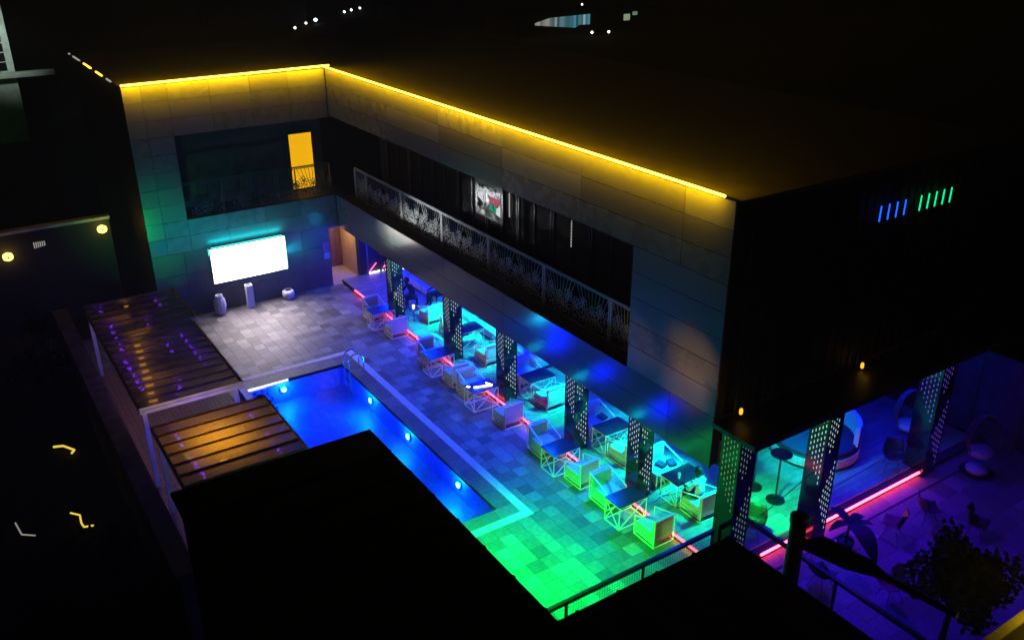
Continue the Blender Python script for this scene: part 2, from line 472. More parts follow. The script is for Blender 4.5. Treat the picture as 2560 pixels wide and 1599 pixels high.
# doorway corridor
part('wall', (-37.6, 15.0, -.02), (-35.76, 15.1, 2.7), M['beige'])
part('wall', (-37.6, 13.5, -.02), (-35.71, 13.64, 2.7), M['beige'])
part('corridor_floor', (-37.6, 13.65, -.05), (-35.2, 14.99, .02), M['beige_floor'])
part('corridor_ceiling', (-37.6, 13.65, 2.63), (-35.72, 14.99, 2.7), M['ceiling'])
dr = part('door', (-37.55, 13.66, .02), (-37.45, 14.98, 2.62), M['wood'])
for k in range(5):
    o = bx('door_board', (-37.44, 13.68 + k * .26, .05), (-37.41, 13.68 + k * .26 + .245, 2.6), M['wood'], dr)
lamp('AREA', (-36.4, 14.3, 2.6), (1, .62, .22), 22, club, .6, (-36.4, 14.3, 0))

rp = random.Random(2)
PANEL_V = [mat('composite_panel_%s' % 'abc'[i], tuple(v * k for k in (1, .93, .85)), r, .0, .5, .03, 3) for i, (v, r) in enumerate(((.10, .24), (.115, .27), (.125, .30)))]
def panels_y(x0, x1, z0, z1, y=14.1, dx=None, mats=PANEL_V):
    xs = [x0]
    if dx:
        k = math.ceil((x0 + 35.35 + .1) / dx)
        while -33.62 - dx + k * dx < x1 - .2:
            v = -33.62 - dx + k * dx
            if v > x0 + .2: xs.append(v)
            k += 1
    xs.append(x1)
    for a, b in zip(xs[:-1], xs[1:]):
        part('cladding_panel', (a + .007, y, z0 + .007), (b - .007, y + .055, z1 - .007), rp.choice(mats))
def panels_x(y0, y1, z0, z1, x=-35.4, dy=1.3, mats=PANEL_V):
    n = max(1, round((y1 - y0) / dy)); d = (y1 - y0) / n
    for k in range(n):
        part('cladding_panel', (x - .055, y0 + k * d + .007, z0 + .007), (x, y0 + (k + 1) * d - .007, z1 - .007), rp.choice(mats))
M['beam_panel'] = mat('gloss_beam_panel', (.085, .08, .075), .15, 0, .9, .03, 3)
for z0, z1 in ((2.66, 3.37), (3.37, 4.09)): panels_y(-35.34, -12.68, z0, z1, dx=3.88, mats=[M['beam_panel']])
for z0, z1 in ((7.5, 8.14), (8.14, 8.78), (8.78, 9.43)): panels_y(-35.34, -12.68, z0, z1, dx=3.88)
for k in range(5): panels_y(-15.9, -12.68, 4.09 + k * .682, 4.09 + (k + 1) * .682)
rows = [2.77 + .666 * k for k in range(11)]; rows[2] = 4.09; rows[7] = 7.42; rows[10] = 9.43
for z0, z1 in zip(rows[:-1], rows[1:]):
    panels_x(6.2, 6.86, z0, z1, dy=2); panels_x(6.86, 7.8, z0, z1, dy=2)
    if z1 < 4.2 or z0 > 7.3: panels_x(7.8, 14.08, z0, z1, dy=1.57)
for z0, z1 in ((-.02, .92), (.92, 1.84), (1.84, 2.77)): panels_x(6.2, 13.64, z0, z1, dy=1.24, mats=[M['panel_dark']])
panels_x(13.66, 14.08, 2.62, 2.77, dy=2, mats=[M['panel_dark']])
part('cap', (-35.46, 6.2, 9.435), (-35.36, 14.1, 9.46), M['black_metal'])
part('cap', (-35.36, 14.08, 9.435), (-12.68, 14.18, 9.46), M['black_metal'])
part('fascia', (-35.3, 14.44, 2.6), (-12.7, 14.5, 2.675), M['black_metal'])

# amber lit window with its frame in the far recess
w = part('window', (-36.995, 12.76, 4.10), (-36.94, 13.89, 6.62), M['black_metal'])
bx('pane', (-36.935, 12.82, 4.16), (-36.925, 13.83, 6.56), E['amber_window'], w)
bx('frame', (-36.93, 12.76, 5.0), (-36.90, 12.81, 6.6), M['black_metal'], w)
# balcony glazing: dark glass doors, highlights as glowing strips, lit coloured window
M['dark_glass'] = mat('dark_glass', (.004, .004, .005), .6, 0, .08)
for k in range(9):
    x0 = -34.4 + k * 2.02
    g = part('glass_door', (x0, 16.26, 4.04), (x0 + 1.96, 16.305, 6.9), M['dark_glass'])
    for q in (0, .95, 1.9):
        bx('frame', (x0 + q, 16.22, 4.04), (x0 + q + .06, 16.255, 6.9), M['black_metal'], g)
w = part('window', (-27.05, 16.19, 5.1), (-25.2, 16.215, 6.5), M['black_metal'])
mb = MB()
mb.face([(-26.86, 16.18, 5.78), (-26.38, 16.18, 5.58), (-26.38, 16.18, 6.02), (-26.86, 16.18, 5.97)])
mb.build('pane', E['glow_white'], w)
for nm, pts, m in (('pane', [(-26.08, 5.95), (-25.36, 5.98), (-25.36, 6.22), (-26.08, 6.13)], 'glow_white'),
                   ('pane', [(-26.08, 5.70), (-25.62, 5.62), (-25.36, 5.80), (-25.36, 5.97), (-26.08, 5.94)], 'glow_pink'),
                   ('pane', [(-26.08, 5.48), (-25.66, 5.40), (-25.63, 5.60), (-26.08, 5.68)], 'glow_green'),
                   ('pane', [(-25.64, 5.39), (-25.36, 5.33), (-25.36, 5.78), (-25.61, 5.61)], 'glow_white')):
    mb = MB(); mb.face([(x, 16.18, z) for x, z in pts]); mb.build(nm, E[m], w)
mb = MB()
for k in range(26):
    x = rp.uniform(-26.9, -25.35); z = rp.uniform(5.35, 6.2); a = rp.uniform(-1, 1)
    mb.bar((x, 16.165, z), (x + .16 * math.sin(a), 16.165, z + .16 * math.cos(a)), .012, 4)
mb.build('tracery', M['black_metal'], w)['kind'] = 'stuff'
for x, z0, z1, dash in ((-24.77, 5.52, 6.38, 0), (-21.2, 5.48, 6.34, 1)):
    mb = MB()
    if dash:
        z = z0
        while z < z1: mb.box((x - .015, 16.17, z), (x + .02, 16.19, min(z + .07, z1))); z += .105
    else: mb.box((x - .02, 16.17, z0), (x + .03, 16.19, z1))
    fpart(mb, 'pale_glow_strip', E['pale_glow'])  # pale door highlights put in as glowing strips

# balcony railings with leafy cut-out panels
def leaf_panel(w, h):
    mb = MB()
    rr = random.Random(21)
    def ribbon(pts, r=.011):
        for a, b in zip(pts[:-1], pts[1:]): mb.bar((a[0], 0, a[1]), (b[0], 0, b[1]), r, 4)
    def loop(cx, cz, a, l, wd):
        pts = []
        for i in range(11):
            t = i / 10 * 2 * math.pi
            u, v = l / 2 * (1 - math.cos(t)), wd * math.sin(t)
            pts.append((cx + u * math.cos(a) - v * math.sin(a), max(.03, min(h - .03, cz + u * math.sin(a) + v * math.cos(a)))))
        ribbon(pts)
    n = max(1, round(w / 1.55)); mw = w / n
    for k in range(n):
        cx = (k + .5) * mw
        for i in range(9):
            tx = cx + (i - 4) / 4 * mw * .47; bx_ = cx + (i - 4) / 4 * mw * .10
            pts = []
            for q in range(7):
                t = q / 6
                pts.append((bx_ + (tx - bx_) * (t ** .75), .30 + (h - .34) * t))
            ribbon(pts, .008)
        for sx, sz, l in ((-.24, .24, .27), (.22, .27, .27), (-.01, .13, .24), (.48, .16, .26), (.0, .44, .24), (-.46, .44, .22), (-.28, .58, .2), (.26, .6, .2), (.48, .5, .2)):
            c = (cx + sx * mw, sz * h)
            for p in range(5): loop(c[0], c[1], p * 2 * math.pi / 5 + rr.random() * .5, l, .062)
    ribbon([(0, .02), (w, .02)], .015); ribbon([(0, h - .02), (w, h - .02)], .015)
    return mb
PH = 1.28
xs = [-34.5, -33.4, -30.2, -27.0, -23.8, -20.6, -17.4, -15.95]
pm = {}
for a, b in zip(xs[:-1], xs[1:]):
    wd = round(b - a - .14, 2)
    if wd not in pm: pm[wd] = leaf_panel(wd, PH).mesh('railing_panel', M['rail_metal'])
    o = inst('railing_panel', pm[wd], club, (a + .07 + 24, 14.72 - 18, 4.06))
post = MB().box((-.03, -.03, 0), (.03, .03, PH + .06)).mesh('railing_post', M['rail_metal'])
for x in xs:
    for d in (-.045, .045): inst('railing_post', post, club, (x + d + 24, 14.72 - 18, 4.03))
fpart(MB().box((-34.5, 14.69, 4.06 + PH + .03), (-15.9, 14.75, 4.06 + PH + .07)), 'handrail', M['rail_metal'])
ys = [7.8, 9.35, 10.9, 12.45, 14.0]
for a, b in zip(ys[:-1], ys[1:]):
    wd = round(b - a - .1, 2)
    if wd not in pm: pm[wd] = leaf_panel(wd, 1.34).mesh('railing_panel', M['black_metal'])
    inst('railing_panel', pm[wd], club, (-35.55 + 24, a + .05 - 18, 4.1), (0, 0, R(90)))
post_k = MB().box((-.02, -.02, 0), (.02, .02, PH + .06)).mesh('railing_post', M['black_metal'])
for y in ys: inst('railing_post', post_k, club, (-35.55 + 24, y - 18, 4.1))
fpart(MB().box((-35.58, 7.8, 5.46), (-35.52, 14.0, 5.51)), 'handrail', M['black_metal'])

# vertical slat screen on the end of the building and canopy under it
sl = MB().box((-.03, -.018, 0), (.03, .018, 5.2)).mesh('screen_slat', M['plastic_dark'])
k = 0
y = 14.62
while y < 25:
    inst('screen_slat', sl, club, (-12.56 + 24, y - 18, 4.0)); y += .327
part('canopy', (-12.7, 14.06, 3.86), (-11.38, 25.0, 3.98), M['plastic_dark'])
part('canopy_fascia', (-11.375, 14.06, 3.84), (-11.35, 25.0, 4.0), M['plastic_dark'])

# ------------------------------------------------------------------ light lines on the building
def strip(name, p, q, r, m, label, cat, group=None):
    t = thing(name, p, label, cat, group)
    d = Vector(q) - Vector(p)
    MB().bar((0, 0, 0), d, r, 8).build('tube', m, t)
    return t
strip('light_line', (-35.38, 14.05, 9.50), (-12.98, 14.05, 9.50), .036, E['yellow'], 'long yellow light line along the roof edge above the balcony', 'light strip', 'yellow roof edge light lines')
strip('light_line', (-35.35, 6.2, 9.47), (-35.35, 14.3, 9.52), .042, E['yellow'], 'short yellow light line on the roof edge above the screen wall', 'light strip', 'yellow roof edge light lines')
strip('floor_light', (-33.9, 14.02, .13), (-12.55, 14.02, .13), .028, E['red'], 'long red light line on the lounge step behind the front armchairs', 'light strip', 'red step lights')
strip('floor_light', (-11.72, 15.3, .13), (-11.72, 22.05, .13), .034, E['red_bright'], 'short red light line on the platform edge beside the side patio', 'light strip', 'red step lights')
for loc, tgt, L, e in (((-24.2, 13.72, 9.66), (-24.2, 14.72, 9.1), 22.2, 26), ((-24.2, 13.9, 9.72), (-24.2, 15.2, 9.5), 22.2, 1.8), ((-35.0, 10.1, 9.66), (-36.0, 10.1, 9.1), 8.0, 40), ((-35.2, 10.1, 9.72), (-36.5, 10.1, 9.5), 8.0, 1.8)):
    o = lamp('AREA', loc, (1, .60, .0), e * L, club, .1, tgt, shape=(L, .08)); o.data.spread = R(110)  # unseen area lamps added to widen the yellow lines' glow
for i in range(9):
    blue = i < 4
    y = (19.05 + i * .327) if blue else (20.68 + (i - 4) * .327)
    o = MB().bar((-12.50, y, 8.14), (-12.50, y, 8.54), .017, 6).build('slat_light', E['blue_slat'] if blue else E['green_slat'])
    names = ['leftmost', 'second', 'third', 'rightmost'] if blue else ['leftmost', 'second', 'middle', 'fourth', 'rightmost']
    tag(o, '%s of the %s %s light ticks high on the dark slatted end wall' % (names[i if blue else i - 4], 'four' if blue else 'five', 'blue' if blue else 'green'), 'light', 'light ticks on the slatted wall')
for (x, y, z), lb in (((-12.42, 19.3, 4.12), 'small amber wall lamp in the middle of the slatted end wall'), ((-12.42, 14.72, 4.2), 'small amber wall lamp at the near corner of the slatted end wall')):
    t = thing('wall_lamp', (x, y, z), lb, 'lamp', 'amber lamps on the slatted wall')
    MB().box((-.08, -.03, -.12), (-.02, .03, .12)).build('bracket', M['black_metal'], t)
    MB().lathe([(.02, -.08), (.045, -.05), (.045, .06), (.02, .09)], 10, (0, 0, 0)).build('shade', E['amber_lamp'], t, True)
    lamp('POINT', (x + .15, y, z + .1), (1, .50, .05), .5, t, .05)

# ------------------------------------------------------------------ lights of the lounge, hung on a track under the ceiling
track = MB()
for y in (14.75, 15.3, 16.9): track.box((-35.2, y - .03, 2.55), (-12.8, y + .03, 2.595))
trk = fpart(track, 'light_track', M['black_metal'])
BL, CY, GR = (.0, .01, 1.0), (.0, .75, .70), (.0, 1.0, .22)
for x, e in ((-34, 300), (-32, 300), (-30, 300), (-28, 170), (-26, 120), (-24, 120), (-22, 150), (-20, 150), (-18, 130), (-16, 90), (-14, 70)):
    lamp('POINT', (x, 15.6, 2.4), BL, e, club, .15)
for x, y, c, e, tx, ty in ((-27.0, 15.9, (.0, 1.0, .62), 300, -27.6, 15.5), (-27.6, 15.2, (.0, 1.0, .5), 160, -28.8, 15.3), (-24.0, 15.9, (.0, .9, .8), 170, -24.8, 15.3), (-25.6, 16.3, (.0, .9, .8), 160, -26.0, 16.6),
        (-22.0, 16.4, (.0, .6, 1), 110, -22.4, 16.6), (-19.9, 15.6, (.0, 1.0, .6), 190, -20.7, 15.2), (-18.5, 16.4, (.0, .8, .9), 110, -18.6, 16.7), (-16.2, 15.3, (.0, 1.0, .5), 150, -17.0, 15.2),
        (-15.7, 16.1, (.0, 1.0, .75), 260, -15.8, 15.6), (-13.4, 15.9, (.0, 1.0, .75), 170, -13.9, 15.3)):
    lamp('SPOT', (x, y, 2.5), c, e * 5.0, club, .08, (tx, ty, .2), 66, .9)
# lamps on the front lip washing the deck
for x in (-33, -31.6, -28, -27, -24, -23.2, -20.6, -19.6, -17.0, -16.6, -13.9):
    lamp('SPOT', (x, 14.28, 2.5), (.0, .07, 1.0), 420 if -29 < x < -16 else 150, club, .1, (x, 11.6, 0), 125, .9)

# ------------------------------------------------------------------ screen
tv = thing('led_screen', (-35.28, 10.02, 1.24), 'huge glowing white video screen on the end wall of the court', 'screen')
MB().box((0, -1.575, 0), (.03, 1.575, 1.47)).build('picture', M['screen'], tv)
MB().box((-.10, -1.60, -.03), (-.002, 1.60, 1.50)).build('frame', M['screen_frame'], tv)
MB().box((-.09, -1.625, 1.2), (-.05, -1.603, 1.5)).box((-.09, -1.5, 1.503), (-.05, 1.5, 1.525)).box((-.09, 1.603, .05), (-.05, 1.625, 1.45)).build('bloom_strip', E['bloom_edge'], tv)  # added emissive edges imitating the teal bloom around the screen
o = lamp('AREA', (-35.23, 10.02, 1.9), (1, .84, .90), 215, tv, 1, (-33.2, 9.9, 0), shape=(3.0, 1.3)); o.data.spread = R(110)
wb = MB().box((.10, -1.5, 1.62), (.16, 1.5, 1.66))
for y in (-1.4, 0, 1.4): wb.box((-.12, y - .02, 1.63), (.10, y + .02, 1.65))
wb.build('added_wash_bar', M['screen_frame'], tv)  # added bar, put in to carry the teal wash
lamp('SPOT', (-34.9, 10.9, 2.9), (.92, 1, .97), 1300, tv, .1, (-28.4, 14.7, 4.45), 24, 1)  # added unseen spot brightening the balcony railing panels
o = lamp('AREA', (-35.14, 10.02, 2.92), (.0, .62, .72), 34, tv, .1, (-35.5, 10.02, 3.7), shape=(3.0, .06))  # added teal lamp standing in for the bloom above the screen
o = lamp('AREA', (-35.1, 11.9, 2.0), (.0, .35, .50), 20, tv, .1, (-35.5, 12.2, 2.0), shape=(1.4, .06))  # added teal lamp for the bloom right of the screen

# planters under the screen
t = thing('planter', (-34.95, 8.45, 0), 'tall ribbed pale vase left of and below the screen', 'vase')
MB().lathe([(.14, 0), (.2, .12), (.25, .4), (.22, .65), (.13, .8), (.15, .84), (.12, .83), (.11, .6)], 32, ripple=.05, nr=10).build('body', M['pot_white'], t, True)
t = thing('planter', (-34.95, 9.72, 0), 'tall slim square white pedestal planter below the screen', 'vase')
MB().box((-.14, -.14, 0), (.14, .14, .92)).build('body', M['pot_white'], t, bevel=.015)
for a, b in (((-.14, -.14), (.14, -.105)), ((-.14, .105), (.14, .14)), ((-.14, -.105), (-.105, .105)), ((.105, -.105), (.14, .105))):
    MB().box((a[0], a[1], .92), (b[0], b[1], 1.02)).build('rim', M['pot_white'], t)
MB().box((-.1, -.1, .921), (.1, .1, .935)).build('soil', M['ground'], t)
t = thing('planter', (-34.95, 11.38, 0), 'round white bowl planter right of the screen', 'vase')
MB().lathe([(.12, 0), (.22, .06), (.27, .2), (.25, .34), (.17, .42), (.15, .41), (.2, .3)], 24).build('body', M['pot_white'], t, True)
MB().lathe([(.15, .36), (.1, .37), (.01, .38)], 12).build('soil', M['ground'], t)
# notices by the doorway
o = bx('wall_poster', (-35.39, 13.30, 1.60), (-35.37, 13.60, 2.02), mat('poster_print', (.35, .08, .22), .5, 0, .3, .8, 14)); tag(o, 'magenta poster on the wall left of the lit doorway', 'poster')
o = bx('wall_notice', (-35.39, 13.33, 1.26), (-35.37, 13.60, 1.56), mat('notice_print', (.30, .33, .42), .5, 0, .3, .5, 18)); tag(o, 'small pale notice under the magenta poster by the doorway', 'notice')

# neon figure and glass door at the far end of the lounge
t = thing('neon_sign', (-35.38, 15.3, .15), 'zigzag of pink and white neon tubes behind the far lounge door', 'neon sign')
def tube(y0, z0, y1, z1, r, m):
    MB().bar((.06, y0 - 15.3, z0), (.06, y1 - 15.3, z1), r, 8).build('tube', m, t)
tube(15.35, .05, 15.76, .46, .018, E['pink_core']); tube(16.10, .16, 16.27, .32, .018, E['pink_core'])
tube(15.35, .04, 15.90, .04, .028, E['white']); tube(16.05, .04, 16.08, .04, .025, E['white']); tube(16.20, .05, 16.28, .05, .03, E['white'])
t = thing('glass_door', (-35.3, 15.2, .15), 'blue lit glass door frame beside the orange doorway', 'door')
for a, b in (((0, .1, 0), (.05, .15, 2.4)), ((0, 1.5, 0), (.05, 1.55, 2.4)), ((0, .15, 2.35), (.05, 1.5, 2.4))): MB().box(a, b).build('frame', M['rail_metal'], t)
o = MB().lathe([(.02, 0), (.17, .06), (.2, .2), (.15, .36), (.03, .42)], 14, (-35.1, 16.05, .95)).build('red_lantern', mat('red_lantern_paper', (.45, .03, .05), .7), None, True)
tag(o, 'round dark red lantern hanging beside the neon sign', 'lantern')
MB().bar((-35.1, 16.05, 1.37), (-35.1, 16.05, 2.66), .006, 4).build('cord', M['black_metal'], o)
o = MB().lathe([(.03, 0), (.05, .03), (.03, .06)], 12, (-29.26, 14.2, 2.58)).build('spot_lamp', E['white']); tag(o, 'tiny white spot lamp under the beam beside the farthest column', 'lamp')

# ------------------------------------------------------------------ perforated columns
def column_face(w, h, hole, nc=11):
    """quads (u0,u1,v0,v1) of a sheet with slots"""
    nr = int(h / .042); rh = h / nr; out = []
    sw = .021; lw = (w - sw * (nc // 2)) / (nc // 2 + 1)
    edge = [0]
    for c in range(nc): edge.append(edge[-1] + (sw if c % 2 else lw))
    for c in range(nc):
        run = None
        for r in range(nr + 1):
            solid = r == nr or not (c % 2 == 1 and 0 < c < nc - 1 and (r + (c // 2 % 2) * 2) % 4 in (0, 1) and hole((c + .5) / nc, (r + .5) / nr))
            if r < nr and solid:
                if run is None: run = r
            elif run is not None:
                out.append((edge[c], edge[c + 1], run * rh, r * rh)); run = None
    return out
def maskL(u, v): return v < .985 and v > .74 - .32 * u
def maskR(u, v): return (abs(v - .36) < .34 * (u - .10) / .9) or (.70 < v < .97 and .08 < u < .72 and (v - .68) * 1.2 > abs(u - .35) * .6)
_cols = {}
def column(x, y, z0, z1, h, core, label):
    key = (round(z1 - z0, 2), h)
    H = z1 - z0
    if key not in _cols:
        sh = MB()
        for k, msk in ((0, maskL), (1, maskR), (2, maskL), (3, maskR)):
            for u0, u1, v0, v1 in column_face(2 * h, H, msk):
                pts = []
                for u, v in ((u0, v0), (u1, v0), (u1, v1), (u0, v1)):
                    if k == 0: p = (-h + u, -h, v)
                    elif k == 1: p = (h, -h + u, v)
                    elif k == 2: p = (h - u, h, v)
                    else: p = (-h, h - u, v)
                    pts.append(p)
                sh.face(pts)
        co = MB().box((-h + .03, -h + .03, .02), (h - .03, h - .03, H - .02))
        fr = MB()
        for sx in (-1, 1):
            for sy in (-1, 1):
                fr.box((sx * (h + .004), sy * (h + .004), 0), (sx * (h - .012), sy * (h - .012), H))
        bs = MB().box((-h - .006, -h - .006, 0), (h + .006, h + .006, .08))
        _cols[key] = (sh.mesh('perforated_sheet', M['col_black']), co, fr.mesh('corner_trim', M['col_black']), bs.mesh('base_trim', M['col_black']))
    a, co, f, bs = _cols[key]
    t = thing('column', (x, y, z0), label, 'column', 'black perforated columns')
    inst('perforated_sheet', a, t); inst('corner_trim', f, t); inst('base_trim', bs, t)
    co.build('light_core', core, t)
C = E['core_white']
column(-30.5, 14.36, .15, 2.66, .25, C, 'black perforated column farthest from the camera, beside the neon door')
column(-25.8, 14.36, .15, 2.66, .25, C, 'black perforated column second from the screen wall, left of the first cyan seat')
column(-22.2, 14.36, .15, 2.66, .25, C, 'black perforated column behind the table with the bright reflection')
column(-18.42, 14.42, .15, 2.66, .25, C, 'black perforated column fourth from the screen wall, between two dark tables')
column(-15.52, 14.42, .15, 2.66, .25, C, 'black perforated column behind the front armchair nearest the railing')
column(-12.1, 14.42, -.02, 3.85, .29, E['core_dim'], 'thick green lit perforated column at the near corner of the lounge')
column(-11.68, 17.1, -.02, 3.85, .27, C, 'thick perforated column behind the utility pole')
column(-11.95, 22.3, -.02, 3.85, .32, E['core_blue'], 'violet lit perforated column at the right end of the red step light')

# ------------------------------------------------------------------ armchairs and tables
def make_armchair():
    t = thing('armchair', (0, 0, 0), '', 'armchair')
    D, Wd, Hh, r = .82, .72, .84, .014; Hf = .60      # local x: back at -D/2, faces +x
    b = MB(); up = MB(); mid = MB(); x0, x1, y0, y1 = -D / 2 + r, D / 2 - r, -Wd / 2 + r, Wd / 2 - r
    for y in (y0, y1): b.bar((x0, y, r), (x1, y, r), r); up.bar((x0, y, Hh - r), (x1, y, Hf - r), r)
    for x in (x0, x1): b.bar((x, y0, r), (x, y1, r), r)
    up.bar((x0, y0, Hh - r), (x0, y1, Hh - r), r)
    b.build('lower_frame', M['white_frame'], t); up.build('arm_rail', M['white_frame'], t)
    for y in (y0, y1): MB().bar((x0, y, .13), (x1, y, .13), r).build('side_rail', M['white_frame'], t)
    for x, hh in ((x0, Hh), (x1, Hf)):
        lg = MB().bar((0, 0, 0), (0, 0, hh - r), r).mesh('leg', M['white_frame'])
        for y in (y0, y1): inst('leg', lg, t, (x, y, 0))
    MB().box((-D / 2 + .03, -Wd / 2 + .03, .145), (D / 2 - .03, Wd / 2 - .03, .30)).build('seat_base', M['fabric'], t, bevel=.02)
    MB().box((-D / 2 + .15, -Wd / 2 + .035, .302), (D / 2 - .025, Wd / 2 - .035, .43)).build('seat_cushion', M['fabric'], t, bevel=.04)
    MB().box((-D / 2 + .03, -Wd / 2 + .033, .302), (-D / 2 + .145, Wd / 2 - .033, .82)).build('backrest', M['fabric'], t, bevel=.03)
    return t
_ch = [None]
def armchair(x0, x1, y0, y1, z, face, label, group):
    if _ch[0] is None: _ch[0] = make_armchair(); t = _ch[0]
    else: t = copy_tree(_ch[0])
    t.location = ((x0 + x1) / 2, (y0 + y1) / 2, z); t.rotation_euler = (0, 0, 0 if face > 0 else math.pi)
    t.rotation_euler.z += random.uniform(-.035, .035)
    t.scale = ((x1 - x0) / .82, (y1 - y0) / .72, 1)
    tag(t, label, 'armchair', group)
    return t
FG, BG = 'white framed armchairs along the red step light', 'white framed armchairs inside the lounge'
a_, b_ = 13.27, 13.98
front = [(-31.43, -30.62, 1, 'front row armchair farthest from the camera, its back to the lit doorway'),
 (-29.5, -28.71, -1, 'front row armchair in front of the farthest perforated column, grey back turned to the camera'),
 (-26.67, -25.84, 1, 'front row armchair facing the dark table beside the second column from the screen'),
 (-24.78, -23.97, -1, 'front row armchair back to back with the one left of the bright reflection'),
 (-23.78, -22.96, 1, 'front row armchair just left of the table with the bright reflection'),
 (-21.42, -20.62, -1, 'front row armchair whose back glows pink, right of the table with the bright reflection'),
 (-19.40, -18.56, 1, 'front row armchair left of the dark table at the fourth column from the screen'),
 (-17.46, -16.67, -1, 'front row armchair right of the dark table at the fourth column from the screen'),
 (-16.28, -15.48, 1, 'green sided front row armchair left of the table nearest the railing'),
 (-14.34, -13.53, -1, 'front row armchair nearest the railing, its back lit bright red')]
for x0, x1, f, lb in front: armchair(x0, x1, a_, b_, 0, f, lb, FG)
back = [(-29.62, -28.76, -1, 14.9, 15.6, 'lounge armchair with a cyan lit back beside the seated people in the dark'),
 (-27.95, -27.1, 1, 14.95, 15.95, 'wide cyan lounge seat seen right of the second column from the screen'),
 (-25.22, -24.4, -1, 14.9, 15.6, 'green sided lounge armchair left of the third column from the screen'),
 (-23.2, -22.35, 1, 14.95, 15.95, 'wide blue lounge seat right of the third column from the screen'),
 (-21.38, -20.56, -1, 14.88, 15.65, 'green backed lounge armchair right of the blue topped table behind the third column'),
 (-19.25, -18.4, 1, 14.95, 15.95, 'wide blue lounge seat right of the fourth column from the screen'),
 (-17.46, -16.6, -1, 14.88, 15.6, 'bright green sided lounge armchair left of the fifth column from the screen'),
 (-16.2, -15.35, 1, 14.95, 15.95, 'wide cyan lounge seat with two navy cushions near the corner column'),
 (-14.3, -13.48, -1, 14.88, 15.62, 'lounge armchair holding the person in white, nearest the corner column')]
for x0, x1, f, y0, y1, lb in back: armchair(x0, x1, y0, y1, .15, f, lb, BG)
for x, y, rz, lb in ((-15.72, 15.45, .2, 'navy cushion lying on the cyan lounge seat, the left one'), (-15.6, 15.75, -.3, 'navy cushion lying on the cyan lounge seat, the right one'), (-18.75, 15.72, .1, 'navy cushion on the blue lounge seat right of the fourth column')):
    o = MB().box((-.16, -.13, 0), (.16, .13, .1)).build('cushion', M['cushion'], None, bevel=.045); o.location = (x, y, .58); o.rotation_euler = (R(6), R(4), rz)
    tag(o, lb, 'cushion', 'navy cushions')

def make_table():
    t = thing('lounge_table', (0, 0, 0), '', 'table')
    w, d, h, r = .68, 1.0, .72, .012
    MB().box((-w / 2, -d / 2, h - .01), (w / 2, d / 2, h + .022)).build('table_top', M['table_top'], t, bevel=.006)
    x0, x1, y0, y1 = -w / 2 + .02, w / 2 - .02, -d / 2 + .02, d / 2 - .02
    for zz, nm in ((r, 'lower_frame'), (h - .022, 'upper_frame')):
        b = MB()
        for y in (y0, y1): b.bar((x0, y, zz), (x1, y, zz), r)
        for x in (x0, x1): b.bar((x, y0, zz), (x, y1, zz), r)
        b.build(nm, M['white_frame'], t)
    lg = MB().bar((0, 0, 0), (0, 0, h - .011), r).mesh('leg', M['white_frame'])
    for x in (x0, x1):
        for y in (y0, y1): inst('leg', lg, t, (x, y, 0))
    for pts in (((x0, y0, h), (x1, y0, 0)), ((x0, y1, h), (x1, y1, 0)), ((x1, y0, 0), (x1, y1, h)), ((x1, y1, 0), (x1, y0, h)), ((x0, y0, 0), (x0, y1, h))):
        p, q = Vector(pts[0]), Vector(pts[1]); p.z = min(p.z, h - .03); q.z = min(q.z, h - .03); p.z = max(p.z, .02); q.z = max(q.z, .02)
        MB().bar(p, q, .010).build('brace', M['white_frame'], t)
    return t
_tb = [None]
def table(x0, x1, y0, y1, z, label, group):
    if _tb[0] is None: _tb[0] = make_table(); t = _tb[0]
    else: t = copy_tree(_tb[0])
    t.location = ((x0 + x1) / 2, (y0 + y1) / 2, z); t.scale = ((x1 - x0) / .68, (y1 - y0), 1)
    return tag(t, label, 'table', group)
TG, TH = 'dark topped tables along the red step light', 'dark topped tables inside the lounge'
for x0, x1, lb in ((-30.44, -29.82, 'dark topped front table in front of the farthest column'), (-25.74, -25.06, 'dark blue front table in front of the second column from the screen'),
    (-22.77, -22.1, 'front table carrying the bent white reflection'), (-18.28, -17.6, 'dark blue front table in front of the fourth column from the screen'), (-15.26, -14.62, 'dark blue front table nearest the railing')):
    table(x0, x1, 13.0, 13.98, 0, lb, TG)
for x0, x1, lb in ((-26.78, -26.06, 'lounge table between cyan seats right of the second column from the screen'), (-22.13, -21.42, 'lounge table with deep blue top right of the third column from the screen'),
    (-18.15, -17.47, 'lounge table with deep blue top right of the fourth column from the screen'), (-15.05, -14.38, 'lounge table with a glass on it before the person in white')):
    table(x0, x1, 14.82, 15.86, .15, lb, TH)
# table top reflection built as a glowing bent tube, and a phone
t = thing('tube_reflection', (-22.4, 13.5, .742), 'bent white reflection on a front table, built as a glowing tube', 'reflection')
MB().path([(-.02, -.30, .025), (.16, .30, .025), (-.08, .20, .025)], .022, 8).build('tube', E['white'], t)
o = MB().box((-.06, -.035, 0), (.06, .035, .012)).build('phone', E['white']); o.location = (-22.6, 13.08, .744); o.rotation_euler = (0, 0, .5); tag(o, 'phone with a white lit screen on the table with the bright reflection', 'phone')
o = MB().lathe([(.035, 0), (.045, .1), (.04, .13), (.01, .14)], 12).build('candle_lamp', E['white'], None, True); o.location = (-29.45, 14.62, .75); tag(o, 'small white candle lamp glowing beside the farthest lounge armchair', 'lamp')
o = MB().box((-.16, -.16, .72), (.16, .16, .75)).bar((0, 0, .02), (0, 0, .72), .02).box((-.13, -.13, 0), (.13, .13, .02)).build('side_table', M['black_metal']); o.location = (-29.45, 14.62, 0); tag(o, 'small dark side table under the candle lamp', 'side table')
o.location.z = 0.0; o.scale = (1, 1, 1)
t = thing('drinking_glass', (-14.62, 15.1, .893), 'white lit drinking glass on the lounge table before the person in white', 'glass')
